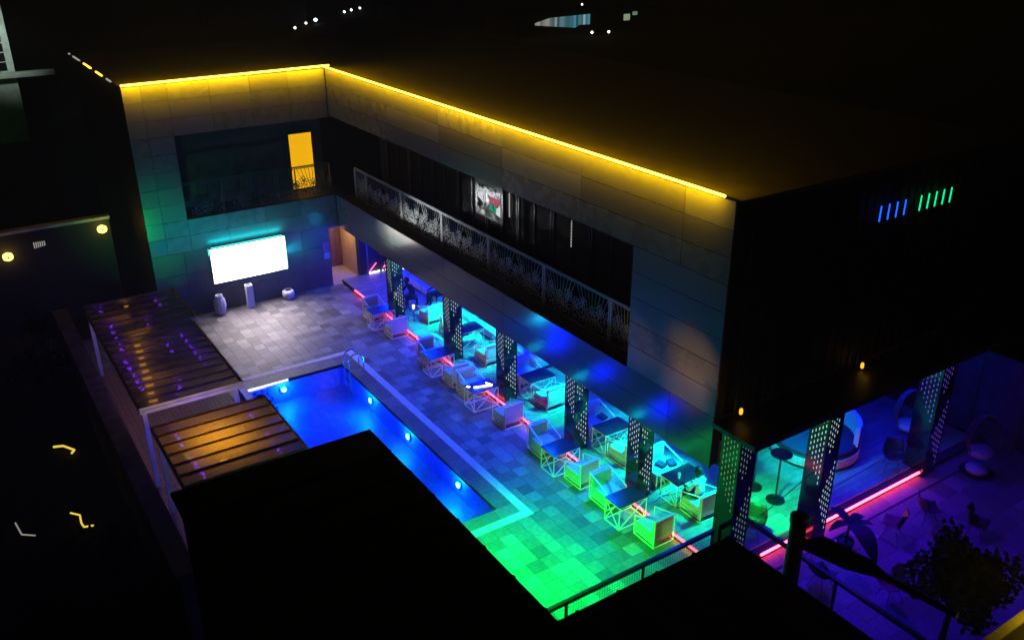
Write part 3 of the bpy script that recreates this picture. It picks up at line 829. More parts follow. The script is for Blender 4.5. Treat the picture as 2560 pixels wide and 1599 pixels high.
MB().lathe([(.03, 0), (.034, .04), (.045, .17), (.04, .17), (.028, .05)], 14).build('bowl', M['pot_white'], t, True)
# long bench along the back
t = thing('wall_bench', (-22.5, 16.55, .15), 'long pale upholstered bench along the back wall of the lounge', 'bench')
for k in range(9):
    x = -12.6 + k * 1.45 + 5.0
    MB().box((x - 6.0, -.36, .12), (x - 4.6, .40, .43)).build('seat', M['fabric'], t, bevel=.04)
    MB().box((x - 6.0, .42, .12), (x - 4.6, .56, .85)).build('backrest', M['fabric'], t, bevel=.04)

# ------------------------------------------------------------------ people
def person(loc, rz, skin_m, top_m, leg_m, label, lean=.1):
    t = thing('person', loc, label, 'person', None, rz)   # origin under the seat, faces +x, seat 0.45 above
    s = .43
    V = [(0, 0, s + .10), (-.02, 0, s + .28), (-.03 + lean * .4, 0, s + .45), (-.02 + lean * .7, 0, s + .56), (.0 + lean, 0, s + .64), (.03 + lean, 0, s + .74), (.04 + lean, 0, s + .83)]
    rad = [(.15, .13), (.13, .12), (.16, .12), (.13, .10), (.055, .055), (.085, .095), (.075, .085)]
    Ed = [(i, i + 1) for i in range(6)]
    def add(p, r, par): V.append(p); rad.append(r if isinstance(r, tuple) else (r, r)); Ed.append((par, len(V) - 1)); return len(V) - 1
    face_at = {}
    for sy in (-1, 1):
        h = add((.06, sy * .10, s + .07), .09, 0); k = add((.44, sy * .12, s + .08), .07, h); c = add((.45, sy * .12, s - .2), .05, k)
        a = add((.44, sy * .12, .06), .04, c); f = add((.58, sy * .13, .04), .035, a)
        sh = add((-.02 + lean * .6, sy * .20, s + .50), .062, 3); e = add((.04 + lean, sy * .25, s + .25), .045, sh)
        wv = add((.28 + lean, sy * .16, s + .22), .032, e); ha = add((.37 + lean, sy * .13, s + .21), .036, wv)
        for q in range(4): add((.43 + lean - .006 * abs(q - 1.5), sy * (.10 + q * .018), s + .20 - .01 * q), .010, ha)
        add((.40 + lean, sy * .085, s + .225), .011, ha)
    me = bpy.data.meshes.new('body'); me.from_pydata(V, Ed, [])
    o = bpy.data.objects.new('body', me); col.objects.link(o); o.parent = t
    o.modifiers.new('skin', 'SKIN'); sb = o.modifiers.new('sub', 'SUBSURF'); sb.levels = 2; sb.render_levels = 2
    for i, (rx, ry) in enumerate(rad): me.skin_vertices[0].data[i].radius = (rx, ry)
    me.skin_vertices[0].data[0].use_root = True
    # one surface, colour chosen by body region: legs, shirt, skin
    m = bpy.data.materials.new('person_colours'); m.use_nodes = True; nt = m.node_tree; b = nt.nodes["Principled BSDF"]; b.inputs["Roughness"].default_value = .75
    tc = nt.nodes.new("ShaderNodeTexCoord"); sx = nt.nodes.new("ShaderNodeSeparateXYZ"); nt.links.new(tc.outputs["Object"], sx.inputs[0])
    def gt(sock, v):
        g = nt.nodes.new("ShaderNodeMath"); g.operation = 'GREATER_THAN'; g.inputs[1].default_value = v; nt.links.new(sock, g.inputs[0]); return g.outputs[0]
    def mix(fac, a, c):
        x = nt.nodes.new("ShaderNodeMix"); x.data_type = 'RGBA'; nt.links.new(fac, x.inputs[0])
        for idx, val in ((6, a), (7, c)):
            if isinstance(val, tuple): x.inputs[idx].default_value = (*val, 1)
            else: nt.links.new(val, x.inputs[idx])
        return x.outputs[2]
    m1 = mix(gt(sx.outputs["Z"], s + .17), leg_m, top_m)
    m2 = mix(gt(sx.outputs["Z"], s + .63), m1, skin_m)
    arm = nt.nodes.new("ShaderNodeMath"); arm.operation = 'MULTIPLY'
    nt.links.new(gt(sx.outputs["X"], .20 + lean), arm.inputs[0]); nt.links.new(gt(sx.outputs["Z"], s + .155), arm.inputs[1])
    nt.links.new(mix(arm.outputs[0], m2, skin_m), b.inputs["Base Color"])
    me.materials.append(m)
    hr = MB(); hr.lathe([(.05, .70), (.105, .74), (.118, .82), (.10, .90), (.05, .945), (.01, .95)], 14)
    h = hr.build('hair', M['hair'], t, True); h.location = (-.005 + lean, 0, s - .0); h.scale = (1, .92, 1); h.location.z = s - .0 - .0
    fc = MB()
    fc.lathe([(.004, 0), (.014, .02), (.008, .045)], 8, (.135 + lean, 0, s + .755)); fc.build('nose', M['skin'], t, True)
    ey = MB()
    for sy in (-1, 1): ey.lathe([(.004, -.008), (.011, 0), (.004, .008)], 8, (.122 + lean, sy * .035, s + .80))
    ey.build('eyes', M['pot_white'], t)
    MB().box((.118 + lean, -.022, s + .722), (.128 + lean, .022, s + .73)).build('mouth', M['shell_red'], t)
    return t
person((-13.95, 15.25, .15), math.pi, (.10, .055, .035), (.72, .76, .76), (.015, .015, .02), 'person in a white top and dark trousers seated in the armchair nearest the corner column', .12)
person((-30.9, 15.3, .15), R(-75), (.05, .03, .02), (.012, .012, .02), (.01, .01, .015), 'person in dark clothes leaning forward beside the farthest column', .25)
person((-30.55, 16.35, .15), R(-90), (.05, .03, .02), (.012, .012, .02), (.01, .01, .015), 'person in dark clothes sitting against the back wall of the dark blue end', .05)
for x, y, rz, lb in ((-30.9, 15.3, R(-20), 'low dark stool under the person leaning forward'), (-30.55, 16.35, R(-90), 'low dark stool under the person against the back wall')):
    o = MB().box((-.22, -.22, .36), (.22, .22, .44)).build('stool', M['plastic_dark'], None, bevel=.02)
    for sx in (-1, 1):
        for sy in (-1, 1): MB().bar((sx * .19, sy * .19, 0), (sx * .19, sy * .19, .37), .015).build('leg', M['black_metal'], o)
    o.location = (x, y, .15); o.rotation_euler = (0, 0, rz); tag(o, lb, 'stool', 'low dark stools')

# ------------------------------------------------------------------ right end: round daybed, pedestal tables, shell chairs
t = thing('round_daybed', (-14.3, 20.4, .15), 'round daybed with green lit panelled base at the right end of the lounge', 'daybed')
MB().lathe([(1.25, .05), (1.31, .10), (1.31, .40), (1.27, .44)], 48).build('base', M['shell_dark'], t, True)
pl = MB()
sm = MB().box((-.082, -.012, 0), (.082, .012, .075)).mesh('panel_slat', M['fabric'])
for k in range(48):
    a = 2 * math.pi * k / 48
    for q in range(3): inst('panel_slat', sm, t, (1.32 * math.cos(a), 1.32 * math.sin(a), .12 + q * .095), (0, 0, a + math.pi / 2))
MB().lathe([(1.22, .445), (1.26, .5), (1.2, .58), (.1, .6)], 48).build('mattress', M['cushion'], t, True)
arc = MB(); N = 20
for k in range(N):
    a0, a1 = R(20 + 130 * k / N), R(20 + 130 * (k + 1) / N)
    for r0, r1, z0, z1 in ((1.14, 1.28, .5, 1.15),):
        p = [(r0 * math.cos(a0), r0 * math.sin(a0)), (r1 * math.cos(a0), r1 * math.sin(a0)), (r1 * math.cos(a1), r1 * math.sin(a1)), (r0 * math.cos(a1), r0 * math.sin(a1))]
        lo = [(x, y, z0) for x, y in p]; hi = [(x, y, z1) for x, y in p]
        arc.face(hi); arc.face([lo[0], lo[3], hi[3], hi[0]]); arc.face([lo[1], hi[1], hi[2], lo[2]])
        if k == 0: arc.face([lo[0], hi[0], hi[1], lo[1]])
        if k == N - 1: arc.face([lo[3], lo[2], hi[2], hi[3]])
arc.build('backrest', M['fabric'], t)
def pedestal(x, y, h, lb):
    t = thing('pedestal_table', (x, y, .15), lb, 'table', 'tall dark pedestal tables')
    MB().lathe([(.26, 0), (.26, .02), (.06, .05)], 24).build('base', M['black_metal'], t)
    MB().lathe([(.05, .04), (.03, .15), (.025, h - .2), (.07, h)], 12).build('stem', M['black_metal'], t, True)
    MB().lathe([(.28, h), (.30, h + .015), (.28, h + .035)], 28).build('table_top', M['table_top'], t)
pedestal(-13.12, 17.4, 1.5, 'tall dark pedestal table between the corner column and the round daybed')
pedestal(-13.9, 17.35, 1.5, 'tall dark pedestal table half hidden behind the corner column')

def make_shell():
    t = thing('shell_chair', (0, 0, 0), '', 'chair')
    mb = MB(); N, K = 10, 8
    P = []
    for k in range(K + 1):
        tt = k / K
        for i in range(N + 1):
            u = (i / N - .5) * 2
            # seat curling into back
            if tt < .5: x, z = .24 - .5 * tt * 2 * .9, .43 - .03 * math.sin(tt * 2 * math.pi)
            else: q = (tt - .5) * 2; x, z = -.21 - .13 * q, .43 + .40 * q
            w = .24 + .05 * math.sin(tt * math.pi) - .08 * max(0, tt - .7)
            P.append((x + .10 * u * u * (1 if tt > .5 else .2), u * w, z + .10 * u * u * (1 - .6 * abs(tt - .4))))
    mb.v = P
    for k in range(K):
        for i in range(N):
            a = k * (N + 1) + i; mb.f.append((a, a + 1, a + N + 2, a + N + 1)); mb.mi.append(0)
    s = mb.build('shell', M['shell_dark'], t, True)
    md = s.modifiers.new('solid', 'SOLIDIFY'); md.thickness = .02
    for sx, sy in ((1, 1), (1, -1), (-1, 1), (-1, -1)):
        MB().bar((sx * .08 - .02, sy * .08, .41), (sx * .23 - .02, sy * .22, 0), .010, 6).build('leg', M['black_metal'], t)
    return t
_sh = [None]
def shell(x, y, z, rz, label, red=False):
    if _sh[0] is None: _sh[0] = make_shell(); t = _sh[0]
    else: t = copy_tree(_sh[0])
    t.location = (x, y, z); t.rotation_euler = (0, 0, rz)
    if red:
        for c in t.children:
            if c.name.startswith('shell'):
                c.data = c.data.copy(); c.data.materials[0] = M['shell_red']
    return tag(t, label, 'chair', 'thin legged shell chairs on the patio')
shell(-10.3, 20.25, 0, R(60), 'dark shell chair on the patio farthest along the red step light')
shell(-10.45, 18.85, 0, R(200), 'reddish shell chair in the middle of the patio row beside the step', True)
shell(-12.35, 15.65, .15, R(-60), 'red shell chair on the lounge floor by the corner column', True)
shell(-9.35, 19.35, 0, R(140), 'reddish shell chair in the second patio row', True)
shell(-9.2, 20.7, 0, R(20), 'dark shell chair near the brown wall at the back of the patio')
shell(-9.0, 16.75, 0, R(250), 'red shell chair on the patio beside the dark tree', True)
shell(-10.2, 15.75, 0, R(90), 'dark shell chair under the arm of the utility pole')
shell(-12.3, 21.45, .15, R(-50), 'shell chair in front of the violet column')
# potted plant with a broad dark leaf beside the step
def leaf_mesh(L, Wd, droop, n=8):
    mb = MB()
    for s in (-1, 1):
        row = []
        for i in range(n + 1):
            t = i / n
            c = Vector((L * t * .8, 0, L * (.55 * t - droop * t * t)))
            w = Wd * math.sin(math.pi * min(1, t * .92 + .06)) ** .7
            row.append((c, Vector((c.x, s * w, c.z + .12 * w))))
        for a, b in zip(row[:-1], row[1:]): mb.face([a[0], b[0], b[1], a[1]])
    return mb
t = thing('potted_plant', (-10.75, 17.35, 0), 'potted plant with one broad drooping dark leaf beside the red step light', 'plant')
MB().lathe([(.16, 0), (.22, .35), (.2, .35), (.18, .3)], 16).build('pot', M['plastic_dark'], t)
MB().bar((0, 0, .3), (.02, 0, .9), .03, 6).build('stem', M['bark'], t)
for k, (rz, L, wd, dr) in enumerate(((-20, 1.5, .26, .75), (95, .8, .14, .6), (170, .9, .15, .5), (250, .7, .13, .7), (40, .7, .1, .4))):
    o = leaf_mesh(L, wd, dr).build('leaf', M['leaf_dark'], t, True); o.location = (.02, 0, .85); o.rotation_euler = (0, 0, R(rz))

# hanging egg chairs and brown wall at far right
def egg(x, y, lb, cush):
    t = thing('egg_chair', (x, y, 0), lb, 'hanging chair', 'hanging egg chairs')
    MB().lathe([(.45, 0), (.48, .02), (.48, .04)], 20).build('base', M['black_metal'], t)
    MB().path([(-.5, 0, .03), (-.62, 0, .8), (-.58, 0, 1.6), (-.35, 0, 2.02), (0, 0, 2.05), (0, 0, 1.92)], .03, 8).build('stand', M['black_metal'], t)
    sh = MB(); N = 24
    for i in range(N):
        a = R(70) + R(220) * i / (N - 1)
        pts = []
        for k in range(13):
            th = math.pi * k / 12
            pts.append((.48 * math.sin(th) * math.cos(a), .48 * math.sin(th) * math.sin(a), 1.18 - .74 * math.cos(th) * .98))
        sh.path(pts, .012, 4)
    for k in range(1, 12):
        th = math.pi * k / 12; pts = []
        for i in range(15):
            a = R(70) + R(220) * i / 14
            pts.append((.48 * math.sin(th) * math.cos(a), .48 * math.sin(th) * math.sin(a), 1.18 - .74 * math.cos(th) * .98))
        sh.path(pts, .012, 4)
    sh.build('basket', M['wicker'], t)
    MB().lathe([(.1, .58), (.34, .62), (.38, .72), (.3, .8), (.05, .82)], 18).build('cushion', cush, t, True)
    MB().lathe([(.05, 0), (.3, .04), (.33, .14), (.25, .22), (.03, .24)], 18, (0, 0, 0)).build('back_cushion', cush, t, True)
    c = t.children[-1]; c.rotation_euler = (0, R(75), 0); c.location = (-.36, 0, 1.1)
    t.rotation_euler = (0, 0, R(-40))
egg(-13.0, 23.2, 'hanging egg chair left of the violet column', M['fabric'])
egg(-10.9, 23.6, 'hanging egg chair right of the violet column before the brown wall', M['fabric'])
t = thing('boundary_wall', (-8, 25.8, 0), 'rough brown boundary wall behind the side patio', 'wall')
for k in range(8):
    MB().box((-6.0 + k * 1.5, -.1, -.1), (-4.52 + k * 1.5, .1, 2.7 + .12 * (k % 3))).build('panel', M['brown_wall'], t)
for k in range(9): MB().box((-6.1 + k * 1.5, -.14, -.1), (-5.93 + k * 1.5, .14, 3.05)).build('post', M['brown_wall'], t)

# patio lights under the canopy edge
for x, y, c, e in ((-11.2, 16.2, (.02, .0, 1), 260), (-11.2, 18.8, (.06, .0, 1), 260), (-11.3, 21.4, (.06, .0, 1), 50), (-11.3, 24.0, (.15, .02, 1), 16)):
    lamp('SPOT', (x, y, 3.4), c, e * 1.7, club, .15, (x + 1.6, y, 0), 140, .9)
for x, y, c, e in ((-13.2, 20.2, BL, 200), (-13.5, 22.5, BL, 150)):
    lamp('POINT', (x, y, 2.5), c, e, club, .15)
lamp('SPOT', (-12.4, 15.4, 2.55), (.0, 1, .10), 1500, club, .1, (-13.0, 16.9, 0), 52, .5)
lamp('SPOT', (-13.6, 17.9, 2.55), (.0, .35, 1), 420, club, .1, (-14.0, 20.0, .4), 80, 1)

lamp('SPOT', (-12.7, 18.0, 2.55), (.0, 1, .42), 620, club, .1, (-14.0, 19.3, .3), 46, .6)
# ------------------------------------------------------------------ fences by the near end
def fence(p, q, lb, h=1.1, mesh=True):
    p, q = Vector(p), Vector(q); d = (q - p); L = d.length; u = d / L
    t = thing('mesh_fence', p, lb, 'fence', 'black railings at the near end')
    MB().bar((0, 0, h), u * L + Vector((0, 0, h)), .045).build('top_rail', M['black_metal'], t)
    MB().bar((0, 0, .1), u * L + Vector((0, 0, .1)), .02).build('bottom_rail', M['black_metal'], t)
    n = max(1, round(L / 2.4))
    for k in range(n + 1):
        MB().bar(u * (L * k / n), u * (L * k / n) + Vector((0, 0, h)), .035).build('post', M['black_metal'], t)
    if mesh:
        mb = MB(); k = 0
        while k * .075 < L:
            a = u * (k * .075); mb.bar(a + Vector((0, 0, .1)), a + Vector((0, 0, h)), .0035); k += 1
        z = .16
        while z < h: mb.bar((0, 0, z), u * L + Vector((0, 0, z)), .0035); z += .075
        o = mb.build('wire_mesh', M['black_metal'], t); o['kind'] = 'stuff'
fence((-12.25, 7.2, 0), (-12.25, 14.0, 0), 'black mesh railing closing the green lit end of the pool deck')
fence((-12.15, 15.05, .0), (-6.6, 15.05, 0), 'black railing running from the corner column across the side patio', mesh=False)
o = MB().path([(-11.75, 14.6, 1.25), (-11.72, 15.8, 1.68), (-11.68, 16.85, 2.1)], .012, 6).build('guy_wire', M['black_metal']); tag(o, 'thin dark cable slanting from the corner column up to the next one', 'cable', 'thin cables between the columns')
o = MB().path([(-11.66, 17.36, 1.25), (-11.7, 19.5, 1.32), (-11.75, 22.0, 1.46)], .012, 6).build('guy_wire', M['black_metal']); tag(o, 'thin dark cable strung over the red step light to the violet column', 'cable', 'thin cables between the columns')

# ------------------------------------------------------------------ dark buildings in front
def dark_house(name, loc, sx, sy, h, lb, axis):
    """flat-pitched sheet metal roof over plain walls; ribs run along axis"""
    t = thing(name, loc, lb, 'building')
    MB().box((0, 0, -.1), (sx, sy, h - .12)).build('wall', M['dark_wall'], t)
    n = round((sx if axis == 'y' else sy) / .9)
    for k in range(n):
        if axis == 'y': a, b = (sx * k / n - (.12 if k == 0 else 0), -.12), (sx * (k + 1) / n, sy + .12)
        else: a, b = (-.12, sy * k / n - (.12 if k == 0 else 0)), (sx + .12, sy * (k + 1) / n)
        o = MB().box((a[0] + .004, a[1] + .004, h - .115), (b[0] - .004, b[1] - .004, h - .02 - .006 * (k % 2))).build('roof_sheet', M['roof_sheet_dark'], t)
        if axis == 'y': MB().box((b[0] - .03, a[1] + .01, h - .018), (b[0] + .025, b[1] - .01, h + .02)).build('rib', M['roof_sheet_dark'], o)
        else: MB().box((a[0] + .01, b[1] - .03, h - .018), (b[0] - .01, b[1] + .025, h + .02)).build('rib', M['roof_sheet_dark'], o)
    return t
ra = dark_house('poolside_house', (-15.4, 2.4, 0), 13.0, 3.98, 4.95, 'black flat roofed building in the foreground hiding the near part of the pool', 'y')
rbh = dark_house('gate_house', (-9.35, 6.62, 0), 7.5, 4.62, 3.95, 'low black roofed building at the bottom right of the pool deck', 'x')
fl = MB().box((-.15, -.1, -.1), (.15, .1, .1)).build('floodlight', M['black_metal'], ra); fl.location = (2.6, 4.05, 4.72 - .3)
lamp('SPOT', (-12.8, 6.75, 4.3), (.0, 1.0, .05), 15000, ra, .12, (-14.0, 9.5, 0), 73, 1)
lamp('SPOT', (-12.7, 6.75, 4.3), (.04, 1.0, .02), 2200, ra, .12, (-14.6, 14.6, .9), 30, 1)
lamp('SPOT', (-14.9, 6.75, 4.3), (.10, 1.0, .02), 1500, ra, .12, (-18.0, 14.4, .8), 26, 1)
lamp('SPOT', (-15.1, 6.75, 4.3), (.5, .8, .12), 1300, ra, .12, (-23.5, 14.3, .8), 24, 1)
lamp('SPOT', (-9.6, 8.5, 3.6), (1, .52, .0), 1500, rbh, .12, (-13.5, 14.1, 5.3), 15, 1)  # unseen amber spots added to imitate blurred reflections on the facade
lamp('SPOT', (-9.6, 8.6, 3.6), (1, .52, .0), 1200, rbh, .12, (-13.7, 14.1, 4.5), 14, 1)
lamp('SPOT', (-9.6, 8.7, 3.6), (1, .52, .0), 600, rbh, .12, (-15.6, 14.1, 5.0), 12, 1)

# kiosk with yellow lit gutter at the bottom right
t = thing('kiosk', (-5.1, 12.65, 0), 'dark kiosk with a yellow lit metal gutter in the bottom right corner', 'building')
MB().box((.1, .1, -.1), (3.2, 4.4, 3.9)).build('wall', M['dark_wall'], t)
MB().box((0, 0, 3.9), (3.3, 4.5, 3.98)).build('roof', M['roof_sheet_dark'], t)
M['gutter'] = mat('gutter_metal', (.55, .5, .4), .3, .8, .5, .1, 6)
MB().box((-.02, 0, 3.985), (.14, 4.5, 4.03)).build('gutter', M['gutter'], t)
MB().box((.42, .3, 3.985), (.5, 4.5, 4.02)).build('gutter', M['gutter'], t)
lamp('POINT', (-4.75, 13.9, 4.45), (1, .66, .02), 34, t, .05)

# utility pole with arm and plate
t = thing('utility_pole', (-8.25, 11.72, 0), 'dark utility pole with a flat plate and a long slanting arm, red dot on it', 'pole')
MB().lathe([(.17, -.1), (.16, 2), (.15, 4.85), (.17, 4.86), (.17, 5.0), (.08, 5.06)], 16).build('post', M['plastic_dark'], t, True)
MB().path([(.1, 0, 4.55), (1.6, .12, 4.75), (3.0, .2, 4.85)], .06, 8).build('arm', M['plastic_dark'], t)
p = MB(); 
top = [(.15, -.3, 4.62), (.35, .28, 4.66), (1.35, .30, 4.78), (1.75, .16, 4.82), (1.75, .02, 4.82), (1.2, -.22, 4.76)]
lo = [(x, y, z - .05) for x, y, z in top]
p.face(top); p.face(list(reversed(lo)))
for i in range(6): j = (i + 1) % 6; p.face([lo[i], lo[j], top[j], top[i]])
p.build('plate', M['plastic_dark'], t)
MB().lathe([(.02, 0), (.035, .02), (.02, .04)], 10, (.02, .17, 4.52)).build('red_dot', E['red_dot'], t)
lamp('POINT', (-8.2, 12.0, 4.55), (1, .02, .03), 1.5, t, .03)

# ------------------------------------------------------------------ pergolas with smoked sheets
def pergola(x0, x1, y0, y1, z, n, lb, step=None, rm='wood', rw=.022):
    t = thing('pergola', (x0, y0, 0), lb, 'pergola', 'smoked roof pergolas beside the pool')
    L, Wd = x1 - x0, y1 - y0
    for k in range(n):
        a, b = L * k / n, L * (k + 1) / n
        yr = Wd if not step or (a + b) / 2 < step[0] else Wd - step[1]
        MB().box((a + .02, .02, z - .012), (b - .02, yr - .02, z)).build('roof_sheet', M['sheet'], t)
    for k in range(n + 1):
        a = L * k / n
        yr = Wd if not step or a <= step[0] + .05 else Wd - step[1]
        MB().box((a - rw, 0, z - .06), (a + rw, yr, z + .035)).build('rafter', M[rm], t)
    e = [(0, L if not step else step[0], Wd)] + ([(step[0], L, Wd - step[1])] if step else [])
    for a, b, y in e: MB().box((a, y - .03, z - .10), (b, y + .03, z + .035)).build('edge_beam', M['concrete_pale'], t)
    MB().box((0, -.03, z - .10), (L, .03, z + .03)).build('edge_beam', M['wood'], t)
    MB().box((L - .03, 0, z - .16), (L + .03, Wd - (step[1] if step else 0), z - .05)).build('edge_beam', M['concrete_pale'], t)
    for a in (.15, L - .15):
        for y in (.12, Wd - .35): MB().box((a - .06, y - .06, 0), (a + .06, y + .06, z - .1)).build('post', M['concrete_pale'], t)
    return t
pg1 = pergola(-31.9, -23.4, 3.08, 6.12, 2.7, 17, 'long pergola with smoked sheet roof and yellow lights, left of the court', (3.2, .16), 'concrete_pale', .013)
pg2 = pergola(-22.2, -18.98, 3.12, 6.2, 2.7, 6, 'short amber glowing pergola beside the near part of the pool')
# decks under the pergolas
dk = MB().box((-32.2, 2.85, -.019), (-18.7, 6.6, .03)).build('wood_deck', M['slab']); dk['kind'] = 'structure'
pcs = []
y = 2.9
while y < 6.5:
    x = -32.15
    while x < -18.8: pcs.append((x, min(x + 2.2, -18.75), y, y + .14, 0)); x += 2.2
    y += .14
lay(pcs, 'deck_board', dk, [M['deck_wood']], .06, .028, 300, .006)
# yellow lamp bars under the long pergola
t = thing('yellow_lamp_string', (-28, 4, 0), 'row of yellow lamp bars shining through the long pergola roof', 'lights')
k = 0
for i in range(17):
    x = -31.9 + (i + .5) * .5
    f = (x + 32.4) / 8.6
    y = 4.50 - .95 * f
    if i in (6,): continue
    st = .10 + .10 * rp.random()
    mb = MB().box((-.15, -st * .6, 0), (.15, st * .6, .02))
    o = mb.build('lamp_bar', E['yellow_bar'] if i > 5 or i == 0 else M['gutter'], t); o.location = (x + 28, y - 4, 2.52); o.rotation_euler = (0, 0, rp.uniform(-.2, .1))
t = thing('ring_lamp', (-28.75, 4.15, 2.55), 'oval yellow ring lamp under the long pergola roof', 'lamp')
pts = [(.09 * math.cos(a), .36 * math.sin(a) + .1, 0) for a in [2 * math.pi * i / 20 for i in range(21)]]
MB().path(pts, .025, 6).build('ring', E['yellow_bar'], t)
def fairy(segs, lb, n_per=9, wide=.05, green=()):
    t = thing('fairy_lights', (segs[0][0], segs[0][1], 2.5), lb, 'fairy lights', 'strings of coloured fairy lights on the pergolas')
    wire = MB(); 
    for si, (x0, y0, x1, y1) in enumerate(segs):
        L = math.hypot(x1 - x0, y1 - y0); n = max(2, int(L * n_per))
        wire.bar((x0 - segs[0][0], y0 - segs[0][1], 0), (x1 - segs[0][0], y1 - segs[0][1], 0), .006)
        for i in range(n):
            f = (i + .5) / n
            o = MB().lathe([(.006, -.03), (.022 + .02 * rp.random(), 0), (.006, .03)], 6).build('bulb', E['green_pix'] if si in green else E['blue_pix'], t, True)
            o.location = (x0 + (x1 - x0) * f - segs[0][0] + rp.uniform(-wide, wide), y0 + (y1 - y0) * f - segs[0][1] + rp.uniform(-wide, wide), rp.uniform(-.02, .02))
    wire.build('wire', M['black_metal'], t)
fairy([(-32.05, 3.6, -31.35, 3.6), (-30.3, 3.62, -29.05, 3.57), (-28.5, 3.56, -27.75, 3.56), (-27.3, 3.47, -24.75, 3.48)], 'long string of blue fairy lights on the outer side of the long pergola', 13)
fairy([(-31.72, 5.42, -30.95, 5.46), (-28.16, 5.42, -25.5, 5.46)], 'string of blue fairy lights along the pool side of the long pergola', 12, .03)
fairy([(-30.0, 4.68, -29.3, 4.72), (-27.7, 4.84, -26.9, 4.85), (-24.95, 4.55, -24.05, 4.25)], 'short purple fairy lights in the middle of the long pergola', 9, .04)
fairy([(-22.1, 3.65, -21.15, 3.65), (-20.95, 3.64, -20.5, 3.63), (-20.45, 3.64, -19.4, 3.74)], 'string of blue and green fairy lights on the outer side of the amber pergola', 12, .03, (1,))
fairy([(-21.98, 5.65, -21.5, 5.61), (-20.65, 5.67, -20.5, 5.66), (-19.98, 5.64, -19.4, 5.66)], 'string of blue fairy lights on the pool side of the amber pergola', 9, .03)
fairy([(-21.85, 4.79, -21.65, 4.79)], 'single green fairy light in the middle of the amber pergola', 9, .03, (0,))
o = MB().lathe([(.02, 0), (.09, .04), (.09, .12), (.02, .16)], 14).build('pendant_lamp', E['lantern'], None, True); o.location = (-20.7, 4.5, 1.9)
tag(o, 'round amber pendant lamp glowing under the short pergola roof', 'lamp')
MB().bar((0, 0, .16), (0, 0, .70), .006).build('cord', M['black_metal'], o)
lamp('AREA', (-20.7, 4.5, 2.06), (1, .58, .02), 150, o, .9, (-20.7, 4.5, 5), shape=(1.6, 1.0))
for x in (-30, -27.5, -25): lamp('POINT', (x, 4.0, 2.3), (1, .5, .05), 9, pg1, .1)
lamp('POINT', (-22.8, 4.6, 1.8), (.12, .05, 1), 60, pg1, .2)

lamp('SPOT', (-31.6, 6.2, 2.9), (.0, 1, .13), 520, pg1, .08, (-35.4, 6.6, 3.7), 70, 1)
lamp('SPOT', (-31.5, 6.15, 2.85), (.0, .55, .62), 950, pg1, .08, (-35.4, 10.2, 3.7), 62, 1)  # unseen teal spot added, imitating the bloom on the screen wall
lamp('SPOT', (-33.2, 13.9, 2.55), (.0, .20, .50), 90, club, .08, (-35.4, 12.2, 2.2), 90, 1)  # unseen spot added for the right side of that bloom
# shrub under the edge of the long pergola
def foliage(n, rx, ry, rz, s, seed, m1=None):
    mb = MB(); r = random.Random(seed)
    for _ in range(n):
        while True:
            p = Vector((r.uniform(-1, 1), r.uniform(-1, 1), r.uniform(-1, 1)))
            if .25 < p.length < 1: break
        lump = .75 + .35 * math.sin(5 * p.x + seed) * math.cos(4 * p.y + 2 * p.z)
        p = Vector((p.x * rx, p.y * ry, p.z * rz)) * lump
        d = Vector((r.gauss(0, 1), r.gauss(0, 1), r.gauss(0, .6))).normalized(); u = d.orthogonal().normalized() * s * .35
        L = s * r.uniform(.7, 1.4)
        mb.face([p, p + d * L * .5 + u, p + d * L, p + d * L * .5 - u])
    return mb
t = thing('shrub', (-23.75, 6.55, 0), 'leafy green shrub in the gap between the two pergolas at the pool edge', 'shrub')
MB().lathe([(.18, 0), (.24, .3), (.21, .3)], 14).build('pot', M['pot_white'], t)
MB().bar((0, 0, .3), (0, 0, 1.3), .03, 6).build('trunk', M['bark'], t)
o = foliage(420, .55, .35, .5, .12, 4).build('crown', M['leaf'], t); o.location = (0, 0, 1.55)

# ------------------------------------------------------------------ left: garden wall, neighbour wall with lamps, light ropes
t = thing('garden_wall', (-33.5, 2.45, 0), 'rough dark stone garden wall along the outer side of the pergolas', 'wall')
rs = random.Random(9); x = 0; k = 0
while x < 17.0:
    L = rs.uniform(.5, .8)
    MB().box((x + .01, -.2 + rs.uniform(-.02, .02), -.1), (min(17, x + L) - .01, .2 + rs.uniform(-.02, .02), 2.05 + rs.uniform(-.03, .03))).build('stone_block', M['stone_wall'], t, bevel=.02)
    x += L
MB().box((-.02, -.24, 2.085), (17.02, .24, 2.17)).build('coping', M['stone_wall'], t)
t = thing('neighbour_wall', (-38.0, -8, 0), 'dark neighbouring wall with a pale ledge along its top, carrying two round lamps', 'wall')
MB().box((-.3, 0, -.1), (0, 13.3, 3.9)).build('wall', M['dark_wall'], t)
MB().box((-.34, 0, 3.905), (.05, 13.35, 4.02)).build('ledge', M['concrete_pale'], t)
for (y, z), lb in (((1.45, 3.07), 'round glowing wall lamp at the left edge of the picture'), ((4.97, 3.54), 'round glowing wall lamp beside the club building')):
    t = thing('globe_lamp', (-37.88, y, z), lb, 'lamp', 'round yellow lamps on the neighbour wall')
    MB().box((-.12, -.05, -.05), (0, .05, .05)).build('bracket', M['black_metal'], t)
    MB().lathe([(.05, -.16), (.16, -.1), (.19, 0), (.16, .1), (.05, .16)], 18).build('globe', E['lantern'], t, True)
    MB().lathe([(.03, -.03), (.05, 0), (.03, .03)], 10, (.18, 0, .02)).build('cap', M['black_metal'], t)
    lamp('POINT', (-37.55, y, z), (1, .6, .1), 5, t, .1)
t = thing('louvre_light', (-37.96, 2.64, 3.32), 'small lit louvre between the two round wall lamps', 'light')
